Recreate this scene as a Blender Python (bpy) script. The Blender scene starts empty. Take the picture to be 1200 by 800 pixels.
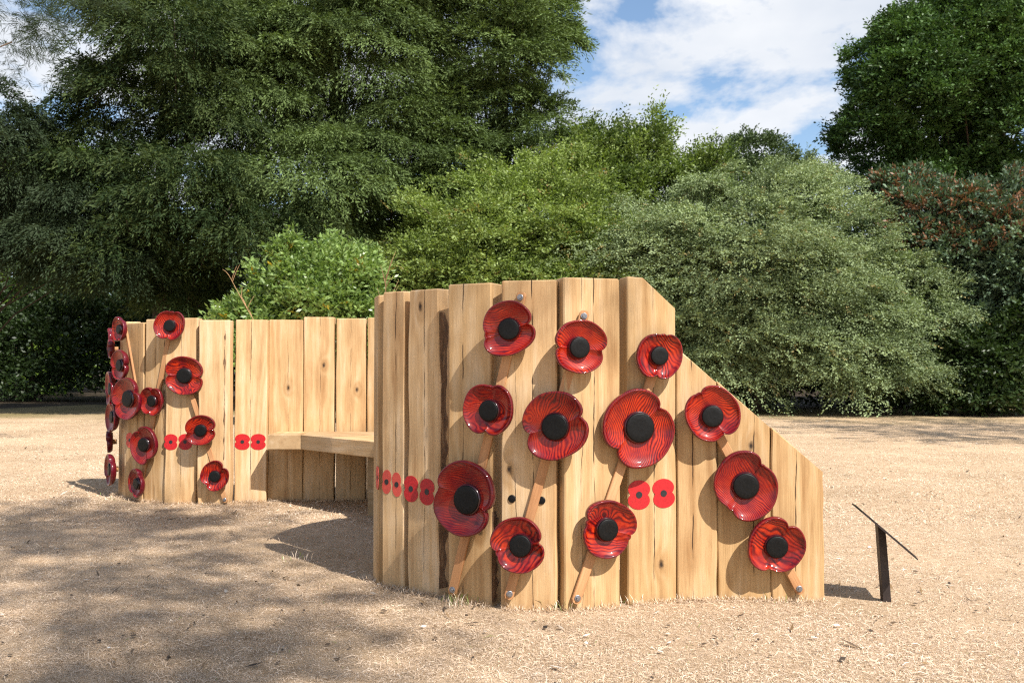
import bpy, math, random
import numpy as np
from mathutils import Vector, Matrix

C = bpy.context.scene.collection
R = math.radians

# ------------------------------------------------------------------ camera, world, sun
CAMZ, TILT, F = 1.075, 1.67, 1167.0
cam_d = bpy.data.cameras.new('camera')
cam = bpy.data.objects.new('camera', cam_d)
C.objects.link(cam)
cam.location = (0, 0, CAMZ)
cam.rotation_euler = (R(90 + TILT), 0, 0)
cam_d.sensor_width = 36.0
cam_d.lens = 36.0 * F / 1200.0
cam_d.clip_start = 0.05
cam_d.clip_end = 1500
cam_d.dof.use_dof = True
cam_d.dof.focus_distance = 5.2
cam_d.dof.aperture_fstop = 7.0
bpy.context.scene.camera = cam

LX, LY, LZ = -0.57, 0.74, -1.0             # the way sunlight travels
sun_d = bpy.data.lights.new('sun', 'SUN')
sun = bpy.data.objects.new('sun', sun_d)
C.objects.link(sun)
sun_d.energy = 5.0
sun_d.angle = R(0.53)
sun_d.color = (1.0, 0.95, 0.88)
sun.rotation_euler = Vector((LX, LY, LZ)).to_track_quat('-Z', 'Y').to_euler()
sun.location = (10, -10, 20)

W = bpy.data.worlds.new('World')
bpy.context.scene.world = W
W.use_nodes = True
nt = W.node_tree
for n in list(nt.nodes):
    nt.nodes.remove(n)


def nd(tree, kind, **kw):
    n = tree.nodes.new(kind)
    for k, v in kw.items():
        if k == 'inp':
            for a, b in v.items():
                n.inputs[a].default_value = b
        else:
            setattr(n, k, v)
    return n


def math_n(t, op, a, b=None, c=None, clamp=False):
    n = t.nodes.new('ShaderNodeMath')
    n.operation = op
    n.use_clamp = clamp
    for i, v in enumerate((a, b, c)):
        if v is None:
            continue
        if isinstance(v, (int, float)):
            n.inputs[i].default_value = v
        else:
            t.links.new(v, n.inputs[i])
    return n.outputs[0]


def mixc(t, fac, a, b, mode='MIX'):
    n = t.nodes.new('ShaderNodeMix')
    n.data_type = 'RGBA'
    n.blend_type = mode
    for i, v in ((0, fac), (6, a), (7, b)):
        if isinstance(v, (int, float)):
            n.inputs[i].default_value = v
        elif isinstance(v, tuple):
            n.inputs[i].default_value = v if len(v) == 4 else v + (1,)
        else:
            t.links.new(v, n.inputs[i])
    return n.outputs[2]


def ramp(t, fac, stops, interp='LINEAR'):
    n = t.nodes.new('ShaderNodeValToRGB')
    n.color_ramp.interpolation = interp
    e = n.color_ramp.elements
    while len(e) < len(stops):
        e.new(0.5)
    for i, (p, c) in enumerate(stops):
        e[i].position = p
        if isinstance(c, (int, float)):
            c = (c, c, c)
        e[i].color = tuple(c) + (1,)
    t.links.new(fac, n.inputs[0])
    return n.outputs[0]


def noise(t, vec, scale, detail=4, rough=0.55, dist=0.0, out=0, dims='3D'):
    n = t.nodes.new('ShaderNodeTexNoise')
    n.noise_dimensions = dims
    n.inputs['Scale'].default_value = scale
    n.inputs['Detail'].default_value = detail
    n.inputs['Roughness'].default_value = rough
    n.inputs['Distortion'].default_value = dist
    if vec is not None:
        t.links.new(vec, n.inputs['W' if dims == '1D' else 'Vector'])
    return n.outputs[out]


def vmap(t, vec, loc=(0, 0, 0), rot=(0, 0, 0), scale=(1, 1, 1)):
    n = t.nodes.new('ShaderNodeMapping')
    n.inputs['Location'].default_value = loc
    n.inputs['Rotation'].default_value = rot
    n.inputs['Scale'].default_value = scale
    t.links.new(vec, n.inputs['Vector'])
    return n.outputs[0]


sky = nd(nt, 'ShaderNodeTexSky', sky_type='NISHITA', sun_disc=False)
elev = math.atan2(1.0, math.hypot(LX, LY))
sky.sun_elevation = elev
sky.sun_rotation = math.atan2(-LX, -LY)
sky.altitude = 50
sky.air_density = 1.0
sky.dust_density = 0.6
sky.ozone_density = 1.6
tc = nd(nt, 'ShaderNodeTexCoord')
sep = nd(nt, 'ShaderNodeSeparateXYZ')
nt.links.new(tc.outputs['Generated'], sep.inputs[0])
zz = math_n(nt, 'ADD', math_n(nt, 'MAXIMUM', sep.outputs[2], 0.0), 0.16)
cx = math_n(nt, 'DIVIDE', sep.outputs[0], zz)
cy = math_n(nt, 'DIVIDE', sep.outputs[1], zz)
comb = nd(nt, 'ShaderNodeCombineXYZ')
nt.links.new(cx, comb.inputs[0])
nt.links.new(cy, comb.inputs[1])
CLOUD_OFF = (3.1, 0.7, 0.0)
cv = vmap(nt, comb.outputs[0], loc=CLOUD_OFF, scale=(1.0, 0.75, 1.0))
c1 = noise(nt, cv, 3.6, 10, 0.58, 0.15)
c2 = noise(nt, vmap(nt, cv, loc=(5, 2, 1)), 1.1, 3, 0.5)
cm = math_n(nt, 'ADD', math_n(nt, 'MULTIPLY', c1, 0.75), math_n(nt, 'MULTIPLY', c2, 0.30))
mask = ramp(nt, cm, [(0.45, 0.0), (0.50, 0.6), (0.55, 1.0)])
hi = math_n(nt, 'SUBTRACT', 1.0, math_n(nt, 'MULTIPLY', math_n(nt, 'SUBTRACT', sep.outputs[2], 0.42), 3.0, clamp=True), clamp=True)
mask = math_n(nt, 'MULTIPLY', mask, math_n(nt, 'MULTIPLY_ADD', hi, 0.75, 0.25))
shade = ramp(nt, noise(nt, vmap(nt, cv, loc=(1, 4, 3)), 1.7, 5), [(0.35, (7.2, 7.7, 8.5)), (0.60, (9.6, 9.7, 9.9))])
sky_t = mixc(nt, 1.0, sky.outputs[0], (1.62, 1.66, 1.66), 'MULTIPLY')
cloudy = mixc(nt, math_n(nt, 'MULTIPLY', mask, 0.93), sky_t, shade)
bg = nd(nt, 'ShaderNodeBackground')
bg.inputs['Strength'].default_value = 0.066
nt.links.new(cloudy, bg.inputs[0])
wo = nd(nt, 'ShaderNodeOutputWorld')
nt.links.new(bg.outputs[0], wo.inputs[0])

vs = bpy.context.scene.view_settings
vs.view_transform = 'Standard'
vs.look = 'None'
vs.exposure = 0.68
vs.gamma = 1.0
vs.use_curve_mapping = False
cy_ = bpy.context.scene.cycles
cy_.max_bounces = 7
cy_.diffuse_bounces = 2
cy_.glossy_bounces = 3
cy_.transmission_bounces = 2
cy_.use_denoising = False
cy_.filter_width = 1.2
cy_.sample_clamp_indirect = 4.0
try:
    cy_.denoising_input_passes = 'RGB_ALBEDO_NORMAL'
    cy_.denoising_prefilter = 'ACCURATE'
except Exception:
    pass


# ------------------------------------------------------------------ helpers
def tag(o, label=None, cat=None, group=None, kind=None):
    for k, v in (('label', label), ('category', cat), ('group', group), ('kind', kind)):
        if v:
            o[k] = v
    return o


def empty(name, loc, rz=0.0):
    o = bpy.data.objects.new(name, None)
    C.objects.link(o)
    o.location = loc
    o.rotation_euler = (0, 0, rz)
    o.empty_display_size = 0.1
    return o


def mesh_obj(name, verts, faces, mats, parent=None, smooth=False, midx=None):
    me = bpy.data.meshes.new(name)
    me.from_pydata([tuple(v) for v in verts], [], faces)
    for m in (mats if isinstance(mats, (list, tuple)) else [mats]):
        me.materials.append(m)
    if midx is not None:
        me.polygons.foreach_set('material_index', midx)
    if smooth:
        me.polygons.foreach_set('use_smooth', [True] * len(faces))
    me.update()
    o = bpy.data.objects.new(name, me)
    C.objects.link(o)
    if parent:
        o.parent = parent
    return o


def quads_obj(name, V, mat, parent=None, tint=None, tris=False):
    """V: (n,4,3) numpy array of quads (or (n,3,3))"""
    n, k = V.shape[0], V.shape[1]
    me = bpy.data.meshes.new(name)
    me.vertices.add(n * k)
    me.vertices.foreach_set('co', V.astype(np.float32).ravel())
    me.loops.add(n * k)
    me.loops.foreach_set('vertex_index', np.arange(n * k, dtype=np.int32))
    me.polygons.add(n)
    me.polygons.foreach_set('loop_start', np.arange(0, n * k, k, dtype=np.int32))
    me.polygons.foreach_set('loop_total', np.full(n, k, dtype=np.int32))
    me.materials.append(mat)
    if tint is not None:
        a = me.attributes.new('tint', 'FLOAT', 'FACE')
        a.data.foreach_set('value', tint.astype(np.float32))
    me.update()
    o = bpy.data.objects.new(name, me)
    C.objects.link(o)
    if parent:
        o.parent = parent
    return o


def lathe(prof, n=32):
    """prof: list of (r,h); axis is -Y (outwards). closes ends."""
    V, Fc = [], []
    for (r, h) in prof:
        for i in range(n):
            a = 2 * math.pi * i / n
            V.append((r * math.cos(a), -h, r * math.sin(a)))
    for j in range(len(prof) - 1):
        for i in range(n):
            k = (i + 1) % n
            Fc.append((j * n + i, j * n + k, (j + 1) * n + k, (j + 1) * n + i))
    Fc.append(tuple(range(n))[::-1])
    Fc.append(tuple((len(prof) - 1) * n + i for i in range(n)))
    return V, Fc


def tubes(paths, n=7):
    V, Fc = [], []
    for pts, rad in paths:
        pts = [Vector(p) for p in pts]
        base = len(V)
        for i, p in enumerate(pts):
            d = (pts[min(i + 1, len(pts) - 1)] - pts[max(i - 1, 0)]).normalized()
            u = d.cross(Vector((0.3, 1, 0.2))).normalized()
            w = d.cross(u)
            for k in range(n):
                a = 2 * math.pi * k / n
                V.append(p + (u * math.cos(a) + w * math.sin(a)) * rad[i])
        for i in range(len(pts) - 1):
            for k in range(n):
                q = (k + 1) % n
                Fc.append((base + i * n + k, base + i * n + q, base + (i + 1) * n + q, base + (i + 1) * n + k))
        Fc.append(tuple(base + (len(pts) - 1) * n + k for k in range(n)))
    return V, Fc


CT, ST = math.cos(R(TILT)), math.sin(R(TILT))


def ray(px, py):
    x, y = (px - 600) / F, (400 - py) / F
    return Vector((x, CT - y * ST, ST + y * CT))


def at(px, py, Y):
    d = ray(px, py)
    return Vector((0, 0, CAMZ)) + d * (Y / d.y)


def bsdf(m):
    return m.node_tree.nodes['Principled BSDF']


def newmat(name):
    m = bpy.data.materials.new(name)
    m.use_nodes = True
    return m


def bump(t, h, strength, dist, b, normal=None):
    n = t.nodes.new('ShaderNodeBump')
    n.inputs['Strength'].default_value = strength
    n.inputs['Distance'].default_value = dist
    t.links.new(h, n.inputs['Height'])
    if normal is not None:
        t.links.new(normal, n.inputs['Normal'])
    if b is not None:
        t.links.new(n.outputs[0], b.inputs['Normal'])
    return n.outputs[0]


def attr(t, name, kind='OBJECT'):
    n = t.nodes.new('ShaderNodeAttribute')
    n.attribute_type = kind
    n.attribute_name = name
    return n


# ------------------------------------------------------------------ materials
def make_oak(name, tones, cracks=True):
    m = newmat(name)
    t = m.node_tree
    b = bsdf(m)
    tcn = nd(t, 'ShaderNodeTexCoord')
    obj = tcn.outputs['Object']
    seed = attr(t, 'seed').outputs['Fac']
    sv = nd(t, 'ShaderNodeCombineXYZ')
    t.links.new(seed, sv.inputs[0])
    t.links.new(math_n(t, 'MULTIPLY', seed, 1.7), sv.inputs[1])
    t.links.new(math_n(t, 'MULTIPLY', seed, 0.37), sv.inputs[2])
    add = nd(t, 'ShaderNodeVectorMath', operation='ADD')
    t.links.new(obj, add.inputs[0])
    t.links.new(sv.outputs[0], add.inputs[1])
    v = add.outputs[0]
    so = nd(t, 'ShaderNodeSeparateXYZ')
    t.links.new(obj, so.inputs[0])
    sx, sz = so.outputs[0], so.outputs[2]
    zs = math_n(t, 'ADD', sz, seed)
    # knot
    kx = math_n(t, 'SUBTRACT', sx, attr(t, 'knot_x').outputs['Fac'])
    kz = math_n(t, 'MULTIPLY', math_n(t, 'SUBTRACT', sz, attr(t, 'knot_z').outputs['Fac']), 0.55)
    kd = math_n(t, 'SQRT', math_n(t, 'ADD', math_n(t, 'MULTIPLY', kx, kx), math_n(t, 'MULTIPLY', kz, kz)))
    kn = math_n(t, 'ADD', kd, math_n(t, 'MULTIPLY', math_n(t, 'SUBTRACT', noise(t, v, 60, 2), 0.5), 0.010))
    pull = math_n(t, 'POWER', 2.718, math_n(t, 'MULTIPLY', math_n(t, 'MULTIPLY', kd, kd), -700.0))
    # figure bands
    low = noise(t, vmap(t, v, scale=(4, 4, 0.75)), 1.0, 3, 0.5)
    band = math_n(t, 'ADD', math_n(t, 'MULTIPLY', low, 34.0), math_n(t, 'MULTIPLY', pull, 9.0))
    band = math_n(t, 'ADD', band, math_n(t, 'MULTIPLY', sx, 60.0))
    band = math_n(t, 'MULTIPLY_ADD', math_n(t, 'SINE', band), 0.5, 0.5)
    mid = noise(t, vmap(t, v, scale=(26, 26, 1.1)), 1.0, 6, 0.6)
    fine = noise(t, vmap(t, v, scale=(330, 330, 9)), 1.0, 4, 0.65)
    big = noise(t, vmap(t, v, scale=(3.0, 3.0, 1.6)), 1.0, 4, 0.6)
    f = math_n(t, 'ADD', math_n(t, 'MULTIPLY_ADD', mid, 0.40, 0.05), math_n(t, 'MULTIPLY', band, 0.07))
    f = math_n(t, 'ADD', f, math_n(t, 'MULTIPLY', big, 0.42))
    col = ramp(t, f, [(0.34, tones[0]), (0.5, tones[1]), (0.66, tones[2])])
    col = mixc(t, 0.65, col, ramp(t, fine, [(0.3, (0.66, 0.60, 0.52)), (0.6, (1.04, 1.03, 1.02))]), 'MULTIPLY')
    # per-piece tone
    tone = attr(t, 'tone').outputs['Fac']
    tn = nd(t, 'ShaderNodeCombineColor')
    t.links.new(math_n(t, 'ADD', tone, 1.0), tn.inputs[0])
    t.links.new(math_n(t, 'MULTIPLY_ADD', tone, 1.15, 1.0), tn.inputs[1])
    t.links.new(math_n(t, 'MULTIPLY_ADD', tone, 1.6, 1.0), tn.inputs[2])
    col = mixc(t, 1.0, col, tn.outputs[0], 'MULTIPLY')
    # knots
    km = ramp(t, kn, [(0.004, 1.0), (0.016, 0.0)])
    khalo = ramp(t, kn, [(0.010, 0.55), (0.05, 0.0)])
    col = mixc(t, khalo, col, (0.30, 0.16, 0.06))
    col = mixc(t, km, col, (0.035, 0.02, 0.012))
    h = math_n(t, 'ADD', math_n(t, 'MULTIPLY', fine, 0.35), math_n(t, 'MULTIPLY', mid, 0.6))
    if cracks:
        cm_all = None
        for (an, wd, fr) in (('crack', 0.0019, 0.6), ('crack_b', 0.0011, 1.1)):
            ca = attr(t, an).outputs['Fac']
            wob = noise(t, math_n(t, 'MULTIPLY', zs, 1.0), 2.3 * fr, 5, 0.6, dims='1D')
            x0 = math_n(t, 'MULTIPLY_ADD', math_n(t, 'SUBTRACT', wob, 0.5), 0.026, ca)
            dx = math_n(t, 'ABSOLUTE', math_n(t, 'SUBTRACT', sx, x0))
            wn = noise(t, math_n(t, 'ADD', zs, 7.3 * fr), 3.1, 3, 0.6, dims='1D')
            wdt = math_n(t, 'MULTIPLY', math_n(t, 'SUBTRACT', wn, 0.41), wd * 11)
            wdt = math_n(t, 'MINIMUM', math_n(t, 'MAXIMUM', wdt, 0.0), wd * 1.7)
            cr = math_n(t, 'SUBTRACT', 1.0, math_n(t, 'DIVIDE', dx, math_n(t, 'ADD', wdt, 0.00001)), clamp=True)
            cr = math_n(t, 'MULTIPLY', cr, 3.0, clamp=True)
            cm_all = cr if cm_all is None else math_n(t, 'MAXIMUM', cm_all, cr)
        col = mixc(t, math_n(t, 'MULTIPLY', cm_all, 0.93), col, (0.045, 0.022, 0.010))
        h = math_n(t, 'SUBTRACT', h, math_n(t, 'MULTIPLY', cm_all, 2.0))
        # soil splash at the foot
        dz = math_n(t, 'SUBTRACT', 0.075, math_n(t, 'MULTIPLY', noise(t, v, 14, 4), 0.10))
        dm = math_n(t, 'MULTIPLY', math_n(t, 'SUBTRACT', dz, math_n(t, 'MULTIPLY', sz, 0.8)), 18.0, clamp=True)
        col = mixc(t, math_n(t, 'MULTIPLY', dm, 0.45), col, (0.24, 0.17, 0.10))
    h = math_n(t, 'SUBTRACT', h, math_n(t, 'MULTIPLY', km, 1.2))
    t.links.new(col, b.inputs['Base Color'])
    b.inputs['Roughness'].default_value = 0.72
    b.inputs['Specular IOR Level'].default_value = 0.3
    bump(t, h, 0.5, 0.0022, b)
    return m


OAK = make_oak('oak', [(0.37, 0.205, 0.086), (0.56, 0.368, 0.185), (0.68, 0.507, 0.322)])
OAKS = make_oak('pale_redwood', [(0.36, 0.165, 0.07), (0.50, 0.26, 0.12), (0.60, 0.35, 0.18)], cracks=False)


def make_bark_edge():
    m = newmat('bark_edge')
    t = m.node_tree
    b = bsdf(m)
    o = nd(t, 'ShaderNodeTexCoord').outputs['Object']
    n1 = noise(t, vmap(t, o, scale=(60, 60, 12)), 1.0, 6, 0.7)
    t.links.new(ramp(t, n1, [(0.3, (0.06, 0.032, 0.016)), (0.55, (0.20, 0.11, 0.055)), (0.75, (0.42, 0.27, 0.14))]), b.inputs['Base Color'])
    b.inputs['Roughness'].default_value = 0.9
    bump(t, n1, 1.0, 0.012, b)
    return m


BARKE = make_bark_edge()


def make_poppy_red():
    m = newmat('poppy_red')
    t = m.node_tree
    b = bsdf(m)
    obj = nd(t, 'ShaderNodeTexCoord').outputs['Object']
    seed = attr(t, 'seed').outputs['Fac']
    sv = nd(t, 'ShaderNodeCombineXYZ')
    for i, k in enumerate((1.0, 2.3, 0.7)):
        t.links.new(math_n(t, 'MULTIPLY', seed, k), sv.inputs[i])
    add = nd(t, 'ShaderNodeVectorMath', operation='ADD')
    t.links.new(obj, add.inputs[0])
    t.links.new(sv.outputs[0], add.inputs[1])
    v = add.outputs[0]
    rot = nd(t, 'ShaderNodeVectorRotate', rotation_type='Y_AXIS')
    t.links.new(v, rot.inputs['Vector'])
    t.links.new(attr(t, 'grain').outputs['Fac'], rot.inputs['Angle'])
    v = rot.outputs[0]
    lowv = noise(t, vmap(t, v, scale=(5.0, 9, 9)), 1.0, 2, 0.4)
    s2 = nd(t, 'ShaderNodeSeparateXYZ')
    t.links.new(v, s2.inputs[0])
    ph = math_n(t, 'ADD', math_n(t, 'MULTIPLY', lowv, 60.0), math_n(t, 'MULTIPLY', s2.outputs[2], attr(t, 'freq').outputs['Fac']))
    ph = math_n(t, 'ADD', ph, math_n(t, 'MULTIPLY', noise(t, vmap(t, v, scale=(20, 60, 60)), 1.0, 3), 5.0))
    kn = nd(t, 'ShaderNodeTexVoronoi')
    kn.inputs['Scale'].default_value = 6.5
    t.links.new(v, kn.inputs['Vector'])
    kk = math_n(t, 'MULTIPLY', kn.outputs['Distance'], 4.2)
    eye = math_n(t, 'POWER', 2.718, math_n(t, 'MULTIPLY', math_n(t, 'MULTIPLY', kk, kk), -1.0))
    ph = math_n(t, 'ADD', ph, math_n(t, 'MULTIPLY', eye, 26.0))
    w = math_n(t, 'MULTIPLY_ADD', math_n(t, 'SINE', ph), 0.5, 0.5)
    w = math_n(t, 'POWER', w, 0.8)
    calm = ramp(t, noise(t, vmap(t, v, loc=(4, 1, 7)), 9.0, 3, 0.6), [(0.44, 0.0), (0.64, 0.6)])
    w = math_n(t, 'ADD', math_n(t, 'MULTIPLY', w, math_n(t, 'SUBTRACT', 1.0, calm)), math_n(t, 'MULTIPLY', calm, 0.62))
    stain = noise(t, vmap(t, v, scale=(11, 11, 11)), 1.0, 5, 0.6)
    a = ramp(t, w, [(0.0, (0.05, 0.001, 0.002)), (0.35, (0.22, 0.003, 0.002)), (0.92, (0.54, 0.036, 0.004))])
    c = ramp(t, w, [(0.0, (0.04, 0.001, 0.003)), (0.6, (0.19, 0.002, 0.004))])
    col = mixc(t, ramp(t, stain, [(0.42, 0.0), (0.66, 1.0)]), a, c)
    tone = attr(t, 'tone').outputs['Fac']
    col = mixc(t, tone, col, (0.13, 0.003, 0.008))
    # burnt rim: the edge is stained darker
    rim = attr(t, 'rim', 'GEOMETRY').outputs['Fac']
    col = mixc(t, math_n(t, 'MULTIPLY', rim, 0.85), col, (0.075, 0.002, 0.010))
    # small knot
    km = ramp(t, kn.outputs['Distance'], [(0.03, 1.0), (0.07, 0.0)])
    col = mixc(t, math_n(t, 'MULTIPLY', km, 0.85), col, (0.03, 0.004, 0.006))
    t.links.new(col, b.inputs['Base Color'])
    b.inputs['Roughness'].default_value = 0.42
    b.inputs['Specular IOR Level'].default_value = 0.15
    b.inputs['Coat Weight'].default_value = 0.8
    b.inputs['Coat Roughness'].default_value = 0.06
    b.inputs['Coat IOR'].default_value = 1.45
    nn = bump(t, w, 0.35, 0.0012, b)
    cb = bump(t, math_n(t, 'ADD', math_n(t, 'MULTIPLY', w, 0.5), noise(t, v, 40, 3)), 0.10, 0.0010, None)
    t.links.new(cb, b.inputs['Coat Normal'])
    return m


RED = make_poppy_red()


def simple(name, col, rough, metal=0.0, nscale=60, var=0.25, bmp=0.2, coat=0.0, spec=0.5):
    m = newmat(name)
    t = m.node_tree
    b = bsdf(m)
    o = nd(t, 'ShaderNodeTexCoord').outputs['Object']
    n1 = noise(t, o, nscale, 5, 0.6)
    lo = tuple(c * (1 - var) for c in col)
    hi = tuple(min(1, c * (1 + var)) for c in col)
    t.links.new(ramp(t, n1, [(0.3, lo), (0.7, hi)]), b.inputs['Base Color'])
    b.inputs['Roughness'].default_value = rough
    b.inputs['Metallic'].default_value = metal
    b.inputs['Coat Weight'].default_value = coat
    b.inputs['Specular IOR Level'].default_value = spec
    if bmp:
        bump(t, n1, bmp, 0.002, b)
    return m


BLACK = simple('black_centre', (0.004, 0.004, 0.004), 0.5, nscale=90, var=0.5, bmp=0.5, spec=0.22)
COLLAR = simple('lacquered_collar', (0.035, 0.003, 0.006), 0.22, nscale=60, var=0.4, bmp=0.05, coat=1.0)
STEEL = simple('zinc_bolt', (0.30, 0.31, 0.34), 0.38, metal=0.9, nscale=200, var=0.15, bmp=0.1)
PRED = simple('red_sheet', (0.44, 0.006, 0.010), 0.5, nscale=70, var=0.22, bmp=0.05)
PRED_SHEEN = simple('red_sheet_sheen', (0.62, 0.075, 0.05), 0.6, nscale=25, var=0.10, bmp=0.05)  # glancing sheen on the edge-on planks, put into a paler red
PBLK = simple('black_dot', (0.016, 0.014, 0.016), 0.5, nscale=25, var=0.2, bmp=0.0)
PLQ = simple('dark_metal', (0.035, 0.026, 0.024), 0.45, metal=0.3, nscale=40, var=0.35, bmp=0.1)
PLQF = simple('dark_sign_face', (0.03, 0.03, 0.035), 0.3, nscale=40, var=0.2, bmp=0.0)


def make_bark(name, c0, c1):
    m = newmat(name)
    t = m.node_tree
    b = bsdf(m)
    o = nd(t, 'ShaderNodeTexCoord').outputs['Object']
    n1 = noise(t, vmap(t, o, scale=(14, 14, 3)), 1.0, 6, 0.7)
    t.links.new(ramp(t, n1, [(0.3, c0), (0.7, c1)]), b.inputs['Base Color'])
    b.inputs['Roughness'].default_value = 0.9
    bump(t, n1, 0.9, 0.03, b)
    return m


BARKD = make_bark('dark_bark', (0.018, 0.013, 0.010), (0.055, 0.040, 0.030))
BARK = make_bark('bark', (0.045, 0.03, 0.02), (0.16, 0.11, 0.075))


def leaf_mat(name, dark, light, odd=None, oddfrom=0.93, rough=0.5, trans=0.25, spec=0.35):
    m = newmat(name)
    t = m.node_tree
    b = bsdf(m)
    a = attr(t, 'tint', 'GEOMETRY').outputs['Fac']
    stops = [(0.0, dark), (0.85 if odd else 1.0, light)]
    if odd:
        stops += [(oddfrom, odd)]
    col = ramp(t, a, stops)
    t.links.new(col, b.inputs['Base Color'])
    b.inputs['Roughness'].default_value = rough
    b.inputs['Specular IOR Level'].default_value = spec
    tr = nd(t, 'ShaderNodeBsdfTranslucent')
    tcol = mixc(t, 1.0, col, (1.25, 1.35, 0.55), 'MULTIPLY')
    t.links.new(tcol, tr.inputs[0])
    mx = nd(t, 'ShaderNodeMixShader')
    mx.inputs[0].default_value = trans
    out = [n for n in t.nodes if n.type == 'OUTPUT_MATERIAL'][0]
    t.links.new(b.outputs[0], mx.inputs[1])
    t.links.new(tr.outputs[0], mx.inputs[2])
    t.links.new(mx.outputs[0], out.inputs[0])
    return m


# ------------------------------------------------------------------ ground
def ground_h(x, y):
    return (0.010 * np.sin(x * 1.3 + 0.7 * np.sin(y * 0.9)) + 0.008 * np.sin(y * 1.9 + x * 0.6)
            + 0.005 * np.sin(x * 4.1 + 1.0) * np.sin(y * 3.7)) * np.exp(-((x / 14) ** 2)) - 0.012


def make_ground():
    m = newmat('dry_lawn')
    t = m.node_tree
    b = bsdf(m)
    o = nd(t, 'ShaderNodeTexCoord').outputs['Object']
    n1 = noise(t, o, 0.55, 6, 0.62)
    n2 = noise(t, o, 7.0, 6, 0.7)
    n3 = noise(t, vmap(t, o, rot=(0, 0, 0.5), scale=(1, 1.9, 1)), 55.0, 6, 0.75)
    n4 = noise(t, o, 190.0, 3, 0.7)
    f = math_n(t, 'ADD', math_n(t, 'MULTIPLY', n3, 0.5), math_n(t, 'MULTIPLY', n4, 0.3))
    f = math_n(t, 'ADD', f, math_n(t, 'MULTIPLY', n2, 0.2))
    col = ramp(t, f, [(0.36, (0.24, 0.160, 0.10)), (0.46, (0.53, 0.375, 0.235)), (0.60, (0.75, 0.575, 0.415))])
    patch = ramp(t, n1, [(0.34, (0.74, 0.72, 0.66)), (0.62, (1.06, 1.04, 1.0))])
    col = mixc(t, 0.9, col, patch, 'MULTIPLY')
    bare = ramp(t, noise(t, vmap(t, o, loc=(3, 8, 0)), 1.9, 7, 0.72), [(0.60, 0.0), (0.72, 0.55)])
    col = mixc(t, bare, col, (0.20, 0.155, 0.115))
    so = nd(t, 'ShaderNodeSeparateXYZ')
    t.links.new(o, so.inputs[0])
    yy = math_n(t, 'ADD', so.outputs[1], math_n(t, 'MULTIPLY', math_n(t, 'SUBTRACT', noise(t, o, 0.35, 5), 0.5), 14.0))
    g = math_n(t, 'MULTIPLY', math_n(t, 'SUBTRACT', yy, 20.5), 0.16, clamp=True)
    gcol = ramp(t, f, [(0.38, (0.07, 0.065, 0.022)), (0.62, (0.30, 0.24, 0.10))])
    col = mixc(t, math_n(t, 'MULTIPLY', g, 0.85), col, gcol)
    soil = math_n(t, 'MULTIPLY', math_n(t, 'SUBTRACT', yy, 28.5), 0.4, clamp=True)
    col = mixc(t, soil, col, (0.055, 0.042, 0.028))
    t.links.new(col, b.inputs['Base Color'])
    b.inputs['Roughness'].default_value = 0.95
    b.inputs['Specular IOR Level'].default_value = 0.1
    h = math_n(t, 'ADD', math_n(t, 'MULTIPLY', n3, 0.6), math_n(t, 'MULTIPLY', n4, 0.4))
    h = math_n(t, 'ADD', h, math_n(t, 'MULTIPLY', n2, 0.8))
    bump(t, h, 0.9, 0.022, b)
    u = np.linspace(-1, 1, 161)
    xs = np.sinh(u * 4.6) / np.sinh(4.6) * 400
    ys = np.sinh(u * 4.6) / np.sinh(4.6) * 400 + 6
    X, Y = np.meshgrid(xs, ys)
    Z = ground_h(X, Y)
    V = np.stack([X, Y, Z], -1).reshape(-1, 3)
    n = len(u)
    Fc = []
    for j in range(n - 1):
        for i in range(n - 1):
            Fc.append((j * n + i, j * n + i + 1, (j + 1) * n + i + 1, (j + 1) * n + i))
    g_ = mesh_obj('ground', V.tolist(), Fc, m, smooth=True)
    tag(g_, 'parched straw coloured lawn with bare brown patches', None, None, 'structure')


make_ground()


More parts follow.
